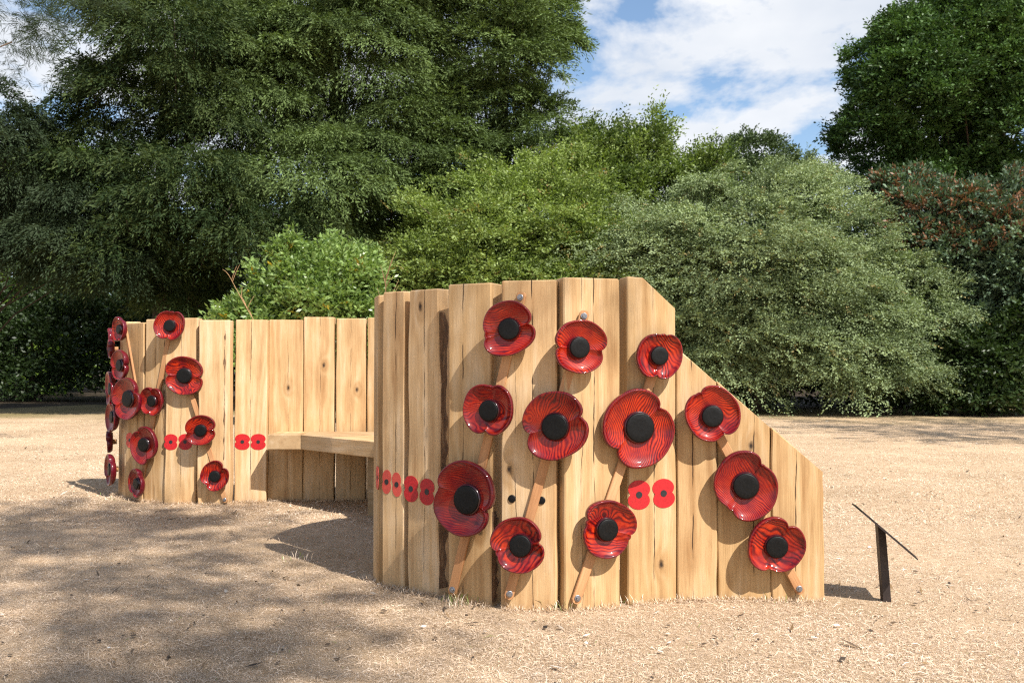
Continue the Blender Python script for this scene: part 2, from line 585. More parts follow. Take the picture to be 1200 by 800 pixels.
def make_blades():
    rng = np.random.default_rng(5)
    m = newmat('straw')
    t = m.node_tree
    b = bsdf(m)
    a = attr(t, 'tint', 'GEOMETRY').outputs['Fac']
    t.links.new(ramp(t, a, [(0.0, (0.18, 0.12, 0.07)), (0.25, (0.53, 0.378, 0.245)), (0.7, (0.72, 0.555, 0.405)),
                            (0.95, (0.84, 0.70, 0.55)), (1.0, (0.20, 0.25, 0.07))]), b.inputs['Base Color'])
    b.inputs['Roughness'].default_value = 0.75
    b.inputs['Specular IOR Level'].default_value = 0.25

    def blades(n, d0, d1, lmin, lmax, w, pit, power):
        u = rng.random(n)
        D = d0 * (d1 / d0) ** (u ** power)
        x = (rng.random(n) * 2 - 1) * (D * 0.56 + 0.3)
        az = rng.random(n) * 2 * np.pi
        pt = np.abs(rng.normal(0, pit, n)) + 0.05
        L = lmin + (lmax - lmin) * rng.random(n) ** 1.5
        z = ground_h(x, D)
        p = np.stack([x, D, z - 0.002], -1)
        d = np.stack([np.cos(az) * np.cos(pt), np.sin(az) * np.cos(pt), np.sin(pt)], -1)
        s = np.stack([-np.sin(az), np.cos(az), rng.normal(0, 0.4, n)], -1)
        wv = (w * (0.6 + 0.8 * rng.random(n)))[:, None]
        tip = p + d * L[:, None]
        tip[:, 2] -= 0.25 * L * np.sin(pt)
        mid = p + d * (L * 0.5)[:, None]
        mid[:, 2] += 0.12 * L
        V = np.stack([p - s * wv * 0.5, mid + s * wv * 0.5, tip, mid - s * wv * 0.5], 1)
        return V
    V = np.concatenate([blades(330000, 3.3, 8.5, 0.010, 0.030, 0.0016, 0.30, 1.0),
                        blades(120000, 7.0, 22, 0.02, 0.05, 0.004, 0.38, 0.9),
                        blades(16000, 3.3, 10, 0.035, 0.085, 0.0021, 0.22, 1.0)])
    c = V[:, 0]
    tn = 0.24 + 0.64 * rng.random(len(V)) ** 0.85
    pat = np.sin(c[:, 0] * 2.3 + 1.7 * np.sin(c[:, 1] * 1.1)) * np.sin(c[:, 1] * 1.7 + c[:, 0]) + 0.7 * np.sin(c[:, 0] * 6.1 + 2 * np.sin(c[:, 1] * 3.3)) * np.sin(c[:, 1] * 5.2)
    tn = np.clip(tn + 0.10 * pat, 0.02, 0.94)
    tn[rng.random(len(V)) < 0.06] *= 0.2
    tn[rng.random(len(V)) < 0.004] = 1.0
    o = quads_obj('dry_grass', V, m, tint=tn)
    tag(o, 'short dead straw coloured grass blades covering the lawn', 'grass', None, 'stuff')
    # a few live tufts at the foot of the timbers
    tuft = []
    for (px, py, n) in ((532, 703, 60), (657, 712, 45), (420 + 440 / 3.81, 708, 30), (345, 655, 26), (735, 706, 20), (900, 703, 12), (132, 586, 22)):
        g = at(px, py, 5)
        dr = ray(px, py)
        k = -CAMZ / dr.z
        gx, gy = dr.x * k, dr.y * k
        for _ in range(n):
            bx, by = gx + rng.normal(0, 0.035), gy + rng.normal(0, 0.025)
            a_ = rng.random() * 6.28
            ht = 0.015 + 0.05 * rng.random()
            sp = 0.6 * ht
            p = np.array([bx, by, -0.01])
            tip = p + [math.cos(a_) * sp, math.sin(a_) * sp, ht]
            md = p + [math.cos(a_) * sp * .3, math.sin(a_) * sp * .3, ht * .6]
            s = np.array([-math.sin(a_), math.cos(a_), 0]) * 0.0018
            tuft.append([p - s, md + s, tip, md - s])
    T = np.array(tuft)
    tt = np.where(rng.random(len(T)) < 0.55, 1.0, 0.85)
    o = quads_obj('grass_tufts', T, m, tint=tt)
    tag(o, 'thin green and yellow grass tufts at the foot of the timbers', 'grass', None, 'stuff')
    # litter: dark fallen leaves, twigs and small stones on the lawn
    n = 2300
    D = 3.4 * (27 / 3.4) ** (rng.random(n) ** 0.8)
    x = (rng.random(n) * 2 - 1) * (D * 0.56 + 0.3)
    az = rng.random(n) * 6.28
    L = (0.006 + 0.012 * rng.random(n)) * (1 + (rng.random(n) < 0.12) * 2.5)
    Wd = L * (0.3 + 0.4 * rng.random(n)) / (1 + (L > 0.02) * 3)
    p = np.stack([x, D, ground_h(x, D) + 0.012], -1)
    d = np.stack([np.cos(az), np.sin(az), rng.normal(0, 0.25, n)], -1)
    s = np.stack([-np.sin(az), np.cos(az), rng.normal(0, 0.3, n)], -1)
    V = np.stack([p - d * L[:, None], p + s * Wd[:, None], p + d * L[:, None], p - s * Wd[:, None]], 1)
    lm = newmat('litter')
    t = lm.node_tree
    a = attr(t, 'tint', 'GEOMETRY').outputs['Fac']
    t.links.new(ramp(t, a, [(0.0, (0.035, 0.024, 0.016)), (0.6, (0.14, 0.09, 0.05)), (0.86, (0.26, 0.16, 0.07)), (0.96, (0.7, 0.68, 0.62))]), bsdf(lm).inputs['Base Color'])
    bsdf(lm).inputs['Roughness'].default_value = 0.8
    o = quads_obj('leaf_litter', V, lm, tint=rng.random(n))
    tag(o, 'small dead leaves, twigs and pale chips scattered on the lawn', 'leaf litter', None, 'stuff')


make_blades()

# ------------------------------------------------------------------ timber wall
H = 1.49


def ring_planks(cx_, cy_0, r, a0, a1, n):
    """plank fronts along an arc from angle a0 to a1 (degrees)"""
    out = []
    for i in range(n):
        b0 = R(a0 + (a1 - a0) * i / n)
        b1 = R(a0 + (a1 - a0) * (i + 1) / n)
        out.append(((cx_ + r * math.cos(b0), cy_0 + r * math.sin(b0)), (cx_ + r * math.cos(b1), cy_0 + r * math.sin(b1))))
    return out


P = []   # dicts: key,p0,p1,top[(xf,h)],thick


def plank(key, p0, p1, top=H, thick=0.12, **kw):
    if not isinstance(top, (list, tuple)):
        top = [(0, top), (1, top)]
    d = dict(key=key, p0=Vector((p0[0], p0[1], 0)), p1=Vector((p1[0], p1[1], 0)), top=top, thick=thick)
    d.update(kw)
    P.append(d)


LCX, LCY, LR = -2.72, 8.95, 0.75
larc = ring_planks(LCX, LCY, LR, 123, 243, 6)     # Li .. Ld (back to front)
ltops = [[(0, 0.62), (1, 0.84)], [(0, 0.86), (1, 1.16)], [(0, 1.20), (0.7, 1.42), (1, 1.42)], 1.50, 1.49, 1.475]
for i, (a, b) in enumerate(larc):
    plank('L%d' % i, a, b, ltops[i], gap=0.012)
plank('Lc', (-3.05, 8.275), (-2.845, 8.185), 1.50, gap=0.006, bark=1)
plank('Lb', (-2.835, 8.15), (-2.575, 8.15), 1.505, gap=0.004)
plank('La', (-2.548, 8.09), (-2.286, 8.10), 1.485, gap=0.008, bark=2)
plank('B1', (-2.292, 8.24), (-2.03, 8.26), 1.495, gap=0.004)
plank('B2', (-2.04, 8.345), (-1.752, 8.365), 1.50, gap=0.004)
plank('B3', (-1.752, 8.37), (-1.495, 8.385), 1.525, gap=0.003)
plank('B4', (-1.485, 8.395), (-1.232, 8.40), 1.515, gap=0.006)
plank('B5', (-1.225, 8.41), (-0.97, 8.36), 1.52, gap=0.006)
for i, (a, b) in enumerate(ring_planks(-1.35, 7.1, 1.27, 71, -43, 10)):
    plank('C%d' % i, a, b, 1.50 + 0.012 * ((i * 7) % 3 - 1), gap=0.004)
for i, (a, b) in enumerate(ring_planks(0.27, 5.55, 1.0, 133, 185, 3)):
    plank('D%d' % i, a, b, 1.49, gap=0.008)
plank('N1', (-0.735, 5.30), (-0.688, 5.13), 1.465, gap=0.010)
plank('N2', (-0.672, 5.10), (-0.532, 4.995), 1.475, gap=0.022)
plank('N3', (-0.523, 4.98), (-0.355, 4.845), 1.475, gap=0.012, bark=3)
plank('N4', (-0.305, 4.745), (-0.095, 4.64), 1.485, gap=0.004, bark=3)
plank('N5', (-0.052, 4.60), (0.202, 4.545), 1.49, gap=0.002)
plank('N6', (0.236, 4.53), (0.498, 4.61), 1.50, gap=0.002)
plank('N7', (0.535, 4.645), (0.772, 4.70), [(0, 1.515), (0.33, 1.51), (1, 1.372)], gap=0.002)
plank('N8', (0.774, 4.71), (0.966, 4.71), [(0, 1.182), (1, 1.025)], gap=0.005)
plank('N9', (0.968, 4.725), (1.219, 4.71), [(0, 1.022), (1, 0.812)], gap=0.005)
plank('N10', (1.221, 4.705), (1.466, 4.70), [(0, 0.805), (1, 0.60)], gap=0.002)

wall = empty('timber_wall', (-0.6, 6.6, 0))
tag(wall, 'curving wall of upright oak sleepers with a sloping right end standing on dry grass', 'wooden wall')
CR = {'N2': (0.02, 9), 'N3': (0.01, 9), 'N4': (-0.035, 9), 'N5': (0.02, -0.06), 'N6': (0.01, -0.05), 'N7': (0.01, 9),
      'N8': (-0.02, 9), 'N9': (0.045, 9), 'N10': (-0.01, 9), 'B1': (0.0, 9), 'B2': (9, 0.02), 'B3': (9, 0.01), 'B4': (9, 0.0),
      'B5': (9, 0.03), 'La': (9, 9), 'Lb': (9, 0.0)}
KN = {'N3': (-0.02, 1.39), 'B3': (0.04, 1.12), 'B2': (0.02, 0.93), 'N7': (0.045, 0.17), 'N10': (9, 9), 'N5': (-0.09, 0.62)}


def smooth_noise(rng, nlev):
    a = [rng.uniform(-1, 1) for _ in range(nlev // 3 + 3)]
    out = []
    for i in range(nlev):
        f = i / 3.0
        k = int(f)
        s = f - k
        s = s * s * (3 - 2 * s)
        out.append(a[k] * (1 - s) + a[k + 1] * s)
    return out


def build_plank(d, idx):
    rng = random.Random(100 + idx)
    p0, p1 = d['p0'], d['p1']
    v = p1 - p0
    full = v.length
    w = full - d.get('gap', 0.004)
    T = d['thick']
    mid = (p0 + p1) / 2
    ang = math.atan2(v.y, v.x)
    d['mid'], d['ang'], d['w'] = mid, ang, w
    top = d['top']

    def hx(x):
        f = (x + w / 2) / w
        for (a, ha), (b, hb) in zip(top, top[1:]):
            if f <= b + 1e-6:
                return ha + (hb - ha) * max(0, (f - a)) / (b - a)
        return top[-1][1]
    bev = 0.006
    xs = sorted(set([-w / 2, -w / 2 + bev, w / 2 - bev, w / 2] + [-w / 2 + w * f for f, _ in top if 0.05 < f < 0.95] +
                    [-w / 4, 0.0, w / 4]))
    ring = [(x, 0.0) for x in xs[1:-1]] + [(w / 2, bev), (w / 2, T - bev)] + [(x, T) for x in xs[1:-1][::-1]] + [(-w / 2, T - bev), (-w / 2, bev)]
    nl = 22
    eR, eL = smooth_noise(rng, nl + 2), smooth_noise(rng, nl + 2)
    fN = smooth_noise(rng, nl + 2)
    amp = 0.0035 if d['key'][0] in 'BCN' else 0.006
    if d['key'] in ('N3', 'La'):
        amp = 0.008
    V, Fc = [], []
    levels = [i / nl for i in range(nl)] + [1.0 - 0.004, 1.0]
    n = len(ring)
    for li, tl in enumerate(levels):
        k = min(li, nl)
        for (x, y) in ring:
            sgn = x / (w / 2)
            dx = amp * eR[k] * max(0, sgn) ** 3 - amp * eL[k] * max(0, -sgn) ** 3
            dy = 0.0
            if li == len(levels) - 1:
                x2 = x * (1 - 0.010 / w)
                y2 = T / 2 + (y - T / 2) * (1 - 0.010 / T)
            else:
                x2, y2 = x, y
            z = -0.06 + (hx(x) + 0.06) * tl
            V.append((x2 + dx, y2 + dy, z))
    for li in range(len(levels) - 1):
        for i in range(n):
            k = (i + 1) % n
            Fc.append((li * n + i, li * n + k, (li + 1) * n + k, (li + 1) * n + i))
    bt = (len(levels) - 1) * n
    m = len(xs) - 2
    # cap strips
    fr = list(range(0, m))
    bk = [m + 2 + (m - 1 - i) for i in range(m)]
    for i in range(m - 1):
        Fc.append((bt + fr[i], bt + fr[i + 1], bt + bk[i + 1], bt + bk[i]))
    Fc.append((bt + fr[m - 1], bt + m, bt + m + 1, bt + bk[m - 1]))
    Fc.append((bt + fr[0], bt + bk[0], bt + n - 2, bt + n - 1))
    o = mesh_obj('plank', V, Fc, OAK)
    o.parent = wall
    o.location = mid - wall.location
    o.rotation_euler = (0, 0, ang)
    ck = CR.get(d['key'], (rng.uniform(-0.05, 0.05), 9))
    o['crack'], o['crack_b'] = float(ck[0]), float(ck[1])
    kk = KN.get(d['key'])
    if kk is None:
        kk = (rng.uniform(-0.08, 0.08), rng.uniform(0.2, 1.3)) if rng.random() < 0.2 else (9, 9)
    o['knot_x'], o['knot_z'] = float(kk[0]), float(kk[1])
    o['seed'] = rng.uniform(0, 40)
    o['tone'] = rng.uniform(-0.08, 0.07)
    if d['key'] in ('N7', 'N8', 'N9', 'N10'):
        o['tone'] = {'N7': -0.14, 'N8': -0.04, 'N9': -0.13, 'N10': -0.10}[d['key']]
    if d['key'] in ('N2', 'N3'):
        o['tone'] = 0.10
    d['obj'] = o
    # waney bark left along an edge
    if d.get('bark'):
        rows, cols = 60, 6
        z0, z1 = {1: (0.55, 1.33), 2: (0.35, 1.40), 3: (0.02, 1.36)}[d['bark']]
        if d['key'] == 'N4':
            z0, z1 = 0.0, 0.42
        BV, BF = [], []
        side = d['bark'] == 3
        nz = smooth_noise(rng, rows + 4)
        nw = smooth_noise(rng, rows * 2)
        for i in range(rows + 1):
            z = z0 + (z1 - z0) * i / rows
            fade = min(1, i / 4, (rows - i) / 4)
            for j in range(cols + 1):
                f = j / cols
                thick_ = (0.004 + 0.004 * (0.5 + 0.5 * nw[i]) + 0.002 * rng.random()) * math.sin(math.pi * f) * fade
                if side:
                    yy = 0.006 + (0.055 + 0.02 * nz[i]) * f
                    BV.append((w / 2 + amp * 0.4 + thick_ + 0.0005, yy + 0.002 * rng.random(), z))
                else:
                    off = 0.045 if d['bark'] == 2 else 0.014
                    xx = w / 2 - off + 0.003 * nz[i] + (f - 0.5) * max(0.001, 0.004 + 0.020 * nw[i]) * (0.3 + 0.7 * fade) + rng.uniform(-.0012, .0012)
                    BV.append((xx, -thick_ * 0.6 - 0.0004, z))
        for i in range(rows):
            for j in range(cols):
                q = i * (cols + 1) + j
                f4 = (q, q + 1, q + cols + 2, q + cols + 1)
                BF.append(f4 if side else f4)
        mesh_obj('bark_edge', BV, BF, BARKE, o, smooth=True)
    return o


for i, d in enumerate(P):
    build_plank(d, i)
PK = {d['key']: d for d in P}


def hit(px, py, off=0.0, keys=None):
    """world point where the sight line meets the plane `off` in front of a plank"""
    best = None
    dr = ray(px, py)
    o = Vector((0, 0, CAMZ))
    for d in P:
        if keys and d['key'] not in keys:
            continue
        if d['key'][0] in 'CD':
            continue
        nrm = Vector((math.sin(d['ang']), -math.cos(d['ang']), 0))
        den = dr.dot(nrm)
        if den >= -0.02:
            continue
        p = d['mid'] + nrm * off
        k = (p - o).dot(nrm) / den
        q = o + dr * k
        lx = (q - p).dot(Vector((math.cos(d['ang']), math.sin(d['ang']), 0)))
        miss = max(0, abs(lx) - d['w'] / 2)
        sc = miss * 10 + k * 0.02
        if best is None or sc < best[0]:
            best = (sc, q, d)
    return best[1], best[2]


def banked_straw():
    rng = np.random.default_rng(8)
    q = []
    for d in P:
        if d['key'][0] in 'CD':
            continue
        n = 330
        a = np.array(d['p0'][:2]); b = np.array(d['p1'][:2])
        t = rng.random(n)[:, None]
        nrm = np.array([math.sin(d['ang']), -math.cos(d['ang'])])
        off = np.abs(rng.normal(0, 0.035, n)) + 0.003
        p2 = a + (b - a) * t + nrm * off[:, None]
        az = rng.random(n) * 6.28
        pt = np.abs(rng.normal(0.1, 0.5, n))
        L = 0.012 + 0.03 * rng.random(n)
        z = ground_h(p2[:, 0], p2[:, 1]) + 0.012 * np.exp(-off / 0.03)
        p = np.concatenate([p2, z[:, None]], 1)
        dd = np.stack([np.cos(az) * np.cos(pt), np.sin(az) * np.cos(pt), np.sin(pt)], -1)
        s_ = np.stack([-np.sin(az), np.cos(az), az * 0], -1) * 0.0011
        q.append(np.stack([p - s_, p + dd * L[:, None] * .5 + s_, p + dd * L[:, None], p + dd * L[:, None] * .5 - s_], 1))
    V = np.concatenate(q)
    o = quads_obj('banked_straw', V, bpy.data.materials['straw'], tint=0.2 + 0.7 * rng.random(len(V)))
    tag(o, 'loose straw gathered against the feet of the timbers', 'dead grass', None, 'stuff')


banked_straw()

# painted poppies in pairs on some planks
def emblem(px, py, w, h, key, pale_sheen=False, dark=0):
    q, d = hit(px, py, 0.0, [key])
    o = d['obj']
    loc = q - d['mid']
    ca, sa = math.cos(-d['ang']), math.sin(-d['ang'])
    lx = loc.x * ca - loc.y * sa
    n = 64
    V = []
    rd = random.Random(int(px * 7))
    s = h * 0.19
    rb = h * 0.5 - s
    for i in range(n):
        a = 2 * math.pi * i / n
        cs, sn = math.cos(a), math.sin(a)
        # union of two ellipses, semi axes A (x) and rb (z), centres +-s
        A = w * 0.5
        best = 0
        for c in (s, -s):
            aa = (cs / A) ** 2 + (sn / rb) ** 2
            bb = -2 * sn * c / rb ** 2
            cc = (c / rb) ** 2 - 1
            disc = bb * bb - 4 * aa * cc
            if disc >= 0:
                best = max(best, (-bb + math.sqrt(disc)) / (2 * aa))
        V.append((best * cs, 0, best * sn))
    top = [(x, -0.0016, z) for x, y, z in V]
    bot = [(x, 0.0, z) for x, y, z in V]
    verts = top + bot
    Fc = [tuple(range(n))] + [(i, n + i, n + (i + 1) % n, (i + 1) % n) for i in range(n)]
    mi = [0] * len(Fc)
    base = len(verts)
    m = 20
    r = h * 0.115
    for yy in (-0.0030, -0.0016):
        for i in range(m):
            a = 2 * math.pi * i / m
            verts.append((r * math.cos(a), yy, r * math.sin(a)))
    Fc.append(tuple(base + i for i in range(m)))
    mi.append(1)
    for i in range(m):
        k = (i + 1) % m
        Fc.append((base + i, base + m + i, base + m + k, base + k))
        mi.append(1)
    e = mesh_obj('painted_poppy', verts, Fc, [PRED_SHEEN if pale_sheen else PRED, PBLK], o, midx=mi)
    e.location = (lx, -0.0004, q.z)
    e.rotation_euler = (0, R(rd.uniform(-5, 5)), 0)
    if pale_sheen:
        e['label'] = 'painted poppy with glancing sheen painted in as pale red'


emblem(748.8, 579.5, 0.108, 0.136, 'N7')
emblem(777.6, 577.7, 0.108, 0.136, 'N7')
emblem(481.8, 572.5, 0.096, 0.130, 'N3')
emblem(500.5, 576.0, 0.096, 0.130, 'N3')
emblem(453.3, 564.3, 0.060, 0.122, 'N2', True)
emblem(465.0, 567.5, 0.060, 0.122, 'N2', True)
emblem(442.5, 559.5, 0.10, 0.12, 'N1', True)
emblem(284, 517.5, 0.122, 0.132, 'B1')
emblem(302.6, 517.5, 0.122, 0.132, 'B1')
emblem(200.2, 517.7, 0.108, 0.130, 'Lb')
emblem(217.0, 517.5, 0.108, 0.130, 'Lb')
emblem(152.0, 515.5, 0.10, 0.125, 'L5', True)


# ------------------------------------------------------------------ bolts, stems
def bolt(parent, p, ang, r=0.0145):
    V, Fc = lathe([(r, 0), (r, 0.003), (r * 0.9, 0.004), (r * 0.86, 0.004)], 24)
    n0 = len(V)
    hr = r * 0.56
    for h in (0.0035, 0.011, 0.0125):
        k = 0.86 if h > 0.012 else 1
        for i in range(6):
            a = math.pi / 3 * i + 0.3
            V.append((hr * k * math.cos(a), -h, hr * k * math.sin(a)))
    for j in range(2):
        for i in range(6):
            q = (i + 1) % 6
            Fc.append((n0 + j * 6 + i, n0 + j * 6 + q, n0 + j * 6 + 6 + q, n0 + j * 6 + 6 + i))
    Fc.append(tuple(n0 + 12 + i for i in range(6)))
    o = mesh_obj('bolt', V, Fc, STEEL)
    if parent:
        o.parent = parent
        o.location = Vector(p) - parent.location
    else:
        o.location = p
    o.rotation_euler = (0, 0, ang)
    return o


def wall_ang(d):
    return d['ang']


def make_stem(lab, a, b, ka, kb, ang=None, off=(0.022, 0.022), bolts=(1, 1), width=0.044, seed=1):
    """a,b pixel ends (bottom, top)"""
    pa, da = hit(a[0], a[1], off[0], [ka])
    pb, db = hit(b[0], b[1], off[1], [kb])
    root = empty('wooden_stake', pa)
    tag(root, lab, 'wooden stake', 'slanting wooden stakes holding the carved poppies')
    v = pb - pa
    L = v.length
    zax = v.normalized()
    an = ang if ang is not None else (da['ang'] + db['ang']) / 2
    nrm = Vector((math.sin(an), -math.cos(an), 0))
    yax = (-nrm - zax * (-nrm).dot(zax)).normalized()
    xax = yax.cross(zax).normalized()
    w, t, bv = width, 0.018, 0.003
    sec = [(-w / 2 + bv, -t / 2), (w / 2 - bv, -t / 2), (w / 2, -t / 2 + bv), (w / 2, t / 2 - bv), (w / 2 - bv, t / 2), (-w / 2 + bv, t / 2),
           (-w / 2, t / 2 - bv), (-w / 2, -t / 2 + bv)]
    V, Fc = [], []
    zz_ = [(-0.026, 0.35), (-0.022, 0.75), (-0.012, 1.0)] + [(L * k / 6.0, 1.0) for k in range(1, 6)] + [(L + 0.012, 1.0), (L + 0.022, 0.75), (L + 0.026, 0.35)]
    for z, s in zz_:
        for x, y in sec:
            V.append((x * s, y, z))
    for j in range(len(zz_) - 1):
        for i in range(8):
            k = (i + 1) % 8
            Fc.append((j * 8 + i, j * 8 + k, j * 8 + 8 + k, j * 8 + 8 + i))
    Fc.append(tuple(range(8))[::-1])
    Fc.append(tuple((len(zz_) - 1) * 8 + i for i in range(8)))
    o = mesh_obj('batten', V, Fc, OAKS, root)
    M = Matrix((xax, yax, zax)).transposed()
    o.rotation_euler = M.to_euler()
    o['seed'] = float(seed * 3.7)
    o['tone'] = -0.02
    o['knot_x'] = 9.0
    o['knot_z'] = 9.0
    if bolts[0]:
        bolt(root, pa + nrm * 0.010 , an)
    if bolts[1]:
        bolt(root, pb + nrm * 0.010, an)
    return root


make_stem('slanting wooden stake behind the leftmost three poppies of the near wall', (531, 690), (610.5, 348.5), 'N4', 'N5', seed=1)
make_stem('slanting wooden stem running from the sky down behind three poppies left of the open gap', (597, 695), (684, 370.5), 'N5', 'N6', seed=2)
make_stem('slanting wooden stem crossing the open gap behind the largest bright red poppy', (676, 700), (771, 420), 'N6', 'N7', off=(0.022, 0.020), bolts=(1, 0), seed=3)
make_stem('wooden stem leaning left beneath the sloping end of the wall', (936, 689), (826, 478), 'N10', 'N8', bolts=(1, 0), seed=4)
make_stem('slim wooden stem leaning left down the left wall to a bolt near the plain timbers', (263.5, 585), (216, 436), 'La', 'Lb', off=(0.022, 0.022), bolts=(1, 0), width=0.04, seed=5)
make_stem('slim wooden stem behind the four poppies below the topmost one of the left wall', (164, 575), (202, 372), 'L5', 'Lb', off=(0.012, 0.02), bolts=(0, 0), width=0.04, seed=6)
make_stem('slim wooden stem on the rounded left corner running down from the thin upper poppy', (162, 470), (147, 383), 'L5', 'L4', off=(0.03, 0.03), bolts=(0, 0), width=0.035, seed=7)

# black rubber plugs on the near wall, capping the rods that tie the planks
for (px, py, k) in ((600, 584, 'N5'), (634.7, 586, 'N5')):
    q, d = hit(px, py, 0.0, [k])
    V, Fc = lathe([(0.018, 0), (0.018, 0.004), (0.015, 0.007), (0.004, 0.008)], 24)
    o = mesh_obj('plug', V, Fc, BLACK)
    o.parent = wall
    o.location = q - wall.location
    o.rotation_euler = (0, 0, d['ang'])


# ------------------------------------------------------------------ carved poppies
def make_poppy(loc, ang, Rr, notch, lab, seed, tone=0.0, pitch=0.0, front_up=True):
    rng = random.Random(seed)
    root = empty('wooden_poppy', loc)
    root.rotation_euler = (R(pitch), 0, ang)
    tag(root, lab, 'carved poppy', 'red carved wooden poppies mounted on the timber wall')
    n = 108
    s1, s2 = 0.235 + rng.uniform(-.03, .03), 0.235 + rng.uniform(-.03, .03)
    B1, B2 = 1 - s1, (0.97 + rng.uniform(-.05, .03)) - s2
    A1, A2 = 0.93 + rng.uniform(-.07, .07), 0.92 + rng.uniform(-.10, .06)
    dx1, dx2 = rng.uniform(-.09, .09), rng.uniform(-.09, .09)
    nd1, nd2 = rng.uniform(-.12, .12), math.pi + rng.uniform(-.12, .12)
    ph = [rng.uniform(0, 6.28) for _ in range(3)]

    def rad(a):
        cs, sn = math.cos(a), math.sin(a)
        best = 0
        for c, A, B, dx in ((s1, A1, B1, dx1), (-s2, A2, B2, dx2)):
            aa = (cs / A) ** 2 + (sn / B) ** 2
            bb = -2 * (cs * dx / A ** 2 + sn * c / B ** 2)
            cc = (dx / A) ** 2 + (c / B) ** 2 - 1
            di = bb * bb - 4 * aa * cc
            if di >= 0:
                best = max(best, (-bb + math.sqrt(di)) / (2 * aa))
        for nn, dep in ((nd1, 0.13), (nd2, 0.11)):
            da = (a - nn + math.pi) % (2 * math.pi) - math.pi
            best -= dep * math.exp(-abs(da) / 0.11)
        return best * (1 + 0.008 * math.sin(3 * a + ph[0]) + 0.006 * math.sin(7 * a + ph[1]))
    prof = [(0.02, 0.0), (0.5, 0.0), (0.80, 0.002), (0.93, 0.014), (0.985, 0.026), (1.0, 0.036), (0.997, 0.044), (0.98, 0.050), (0.955, 0.052),
            (0.92, 0.047), (0.88, 0.041), (0.82, 0.035), (0.72, 0.029), (0.50, 0.022), (0.34, 0.019), (0.02, 0.019)]
    k = Rr / 0.14
    # angles, packed tighter at the notches
    angs = sorted([2 * math.pi * i / n for i in range(n)] + [nd1 + e for e in (-.03, -.015, 0, .015, .03)] + [nd2 + e for e in (-.03, -.015, 0, .015, .03)])
    n = len(angs)
    wav = [(rng.uniform(0, 6.28), rng.uniform(0.0015, 0.0035)) for _ in range(2)]
    V, Fc, rim = [], [], []
    flip = 1 if front_up else -1
    for j, (tr, h) in enumerate(prof):
        for a in angs:
            r = rad(a) * Rr
            x, z = r * tr * math.cos(a), r * tr * math.sin(a)
            hh = h * (0.75 + 0.25 * k)
            if j >= 6:
                hh += 0.007 / (1 + math.exp(-flip * (z + 0.10 * Rr * math.sin(3 * x / Rr)) / (Rr * 0.03))) * min(1, tr * 1.6)
                hh += wav[0][1] * math.sin(2 * a + wav[0][0]) * tr ** 3
            V.append((x, -hh, z))
            e = (0, 0, .4, .8, 1, 1, .9, .8, .6, .45, .3, .12, 0, 0, 0, 0)[j]
            rim.append(e)
    for j in range(len(prof) - 1):
        for i in range(n):
            q = (i + 1) % n
            Fc.append((j * n + i, j * n + q, (j + 1) * n + q, (j + 1) * n + i))
    Fc.append(tuple(range(n))[::-1])
    Fc.append(tuple((len(prof) - 1) * n + i for i in range(n)))
    o = mesh_obj('petals', V, Fc, RED, root, smooth=True)
    at_ = o.data.attributes.new('rim', 'FLOAT', 'POINT')
    at_.data.foreach_set('value', rim)
    o.rotation_euler = (0, -R(notch), 0)
    o['seed'] = rng.uniform(0, 50)
    o['grain'] = rng.uniform(-0.7, 0.7) + R(notch)
    o['tone'] = float(tone)
    o['freq'] = rng.choice([300.0, 380.0, 470.0, 560.0, 650.0])
    cr = Rr * 0.375
    hh = 0.012
    pr = [(cr * 0.98, hh), (cr, hh + 0.01), (cr, hh + 0.030), (cr * 0.97, hh + 0.0345), (cr * 0.90, hh + 0.036), (cr * 0.5, hh + 0.0355), (cr * 0.05, hh + 0.0355)]
    V, Fc = lathe(pr, 40)
    c = mesh_obj('centre', V, Fc, BLACK, root, smooth=False)
    for pl in c.data.polygons:
        pl.use_smooth = len(pl.vertices) == 4
    V, Fc = lathe([(cr * 1.01, 0.016), (cr * 1.13, 0.017), (cr * 1.12, 0.027), (cr * 1.07, 0.036), (cr * 1.01, 0.039)], 40)
    mesh_obj('collar', V, Fc[:-2], COLLAR, root, smooth=True)
    # spacer block to the wall
    V, Fc = lathe([(0.022, -0.030), (0.022, 0.002)], 16)
    mesh_obj('spacer', V, Fc, OAKS, root)
    return root


# px, py, radius px, notch angle, plank keys, label
NEAR = [
    (598, 386, 33.5, 17, ['N5'], 'dark red poppy below the leftmost bolt at the wall top', 0.25),
    (676, 407.5, 33, -5, ['N6'], 'orange red poppy under the right of the two bolts at the wall top', 0.0),
    (576.8, 480.8, 33, 83, ['N4', 'N5'], 'crimson poppy notched top and bottom, above the large wine red one', 0.25),
    (652, 499.5, 41.5, 22, ['N6', 'N5'], 'big red poppy hiding the upper part of the see-through gap between timbers', 0.1),
    (551.5, 584.5, 45, -17, ['N4'], 'largest wine red poppy with swirling grain, beside the black plug', 0.5),
    (611.5, 638, 34.5, 15, ['N5'], 'red poppy with orange swirls touching the lower edge of the large wine red one', 0.12),
    (708, 618.5, 35, -20, ['N6'], 'lowest red poppy left of the painted pair, above a long bare stem foot', 0.12),
    (746.5, 500.5, 46.5, 46, ['N7'], 'largest bright scarlet poppy, right above the painted poppy pair', 0.0),
    (769.5, 417, 29, 75, ['N7'], 'smallest bright red poppy under the clipped top corner of the wall', 0.0),
    (833, 487.5, 33.5, -60, ['N8'], 'bright red poppy just under the sloping edge, highest on the sloping end', 0.0),
    (872.4, 568, 40, 59, ['N9', 'N8'], 'deep red poppy in the middle of the three on the sloping end', 0.28),
    (908, 638.5, 34.5, 63, ['N10'], 'fine grained red poppy lowest on the sloping end, above a bolt', 0.12),
]
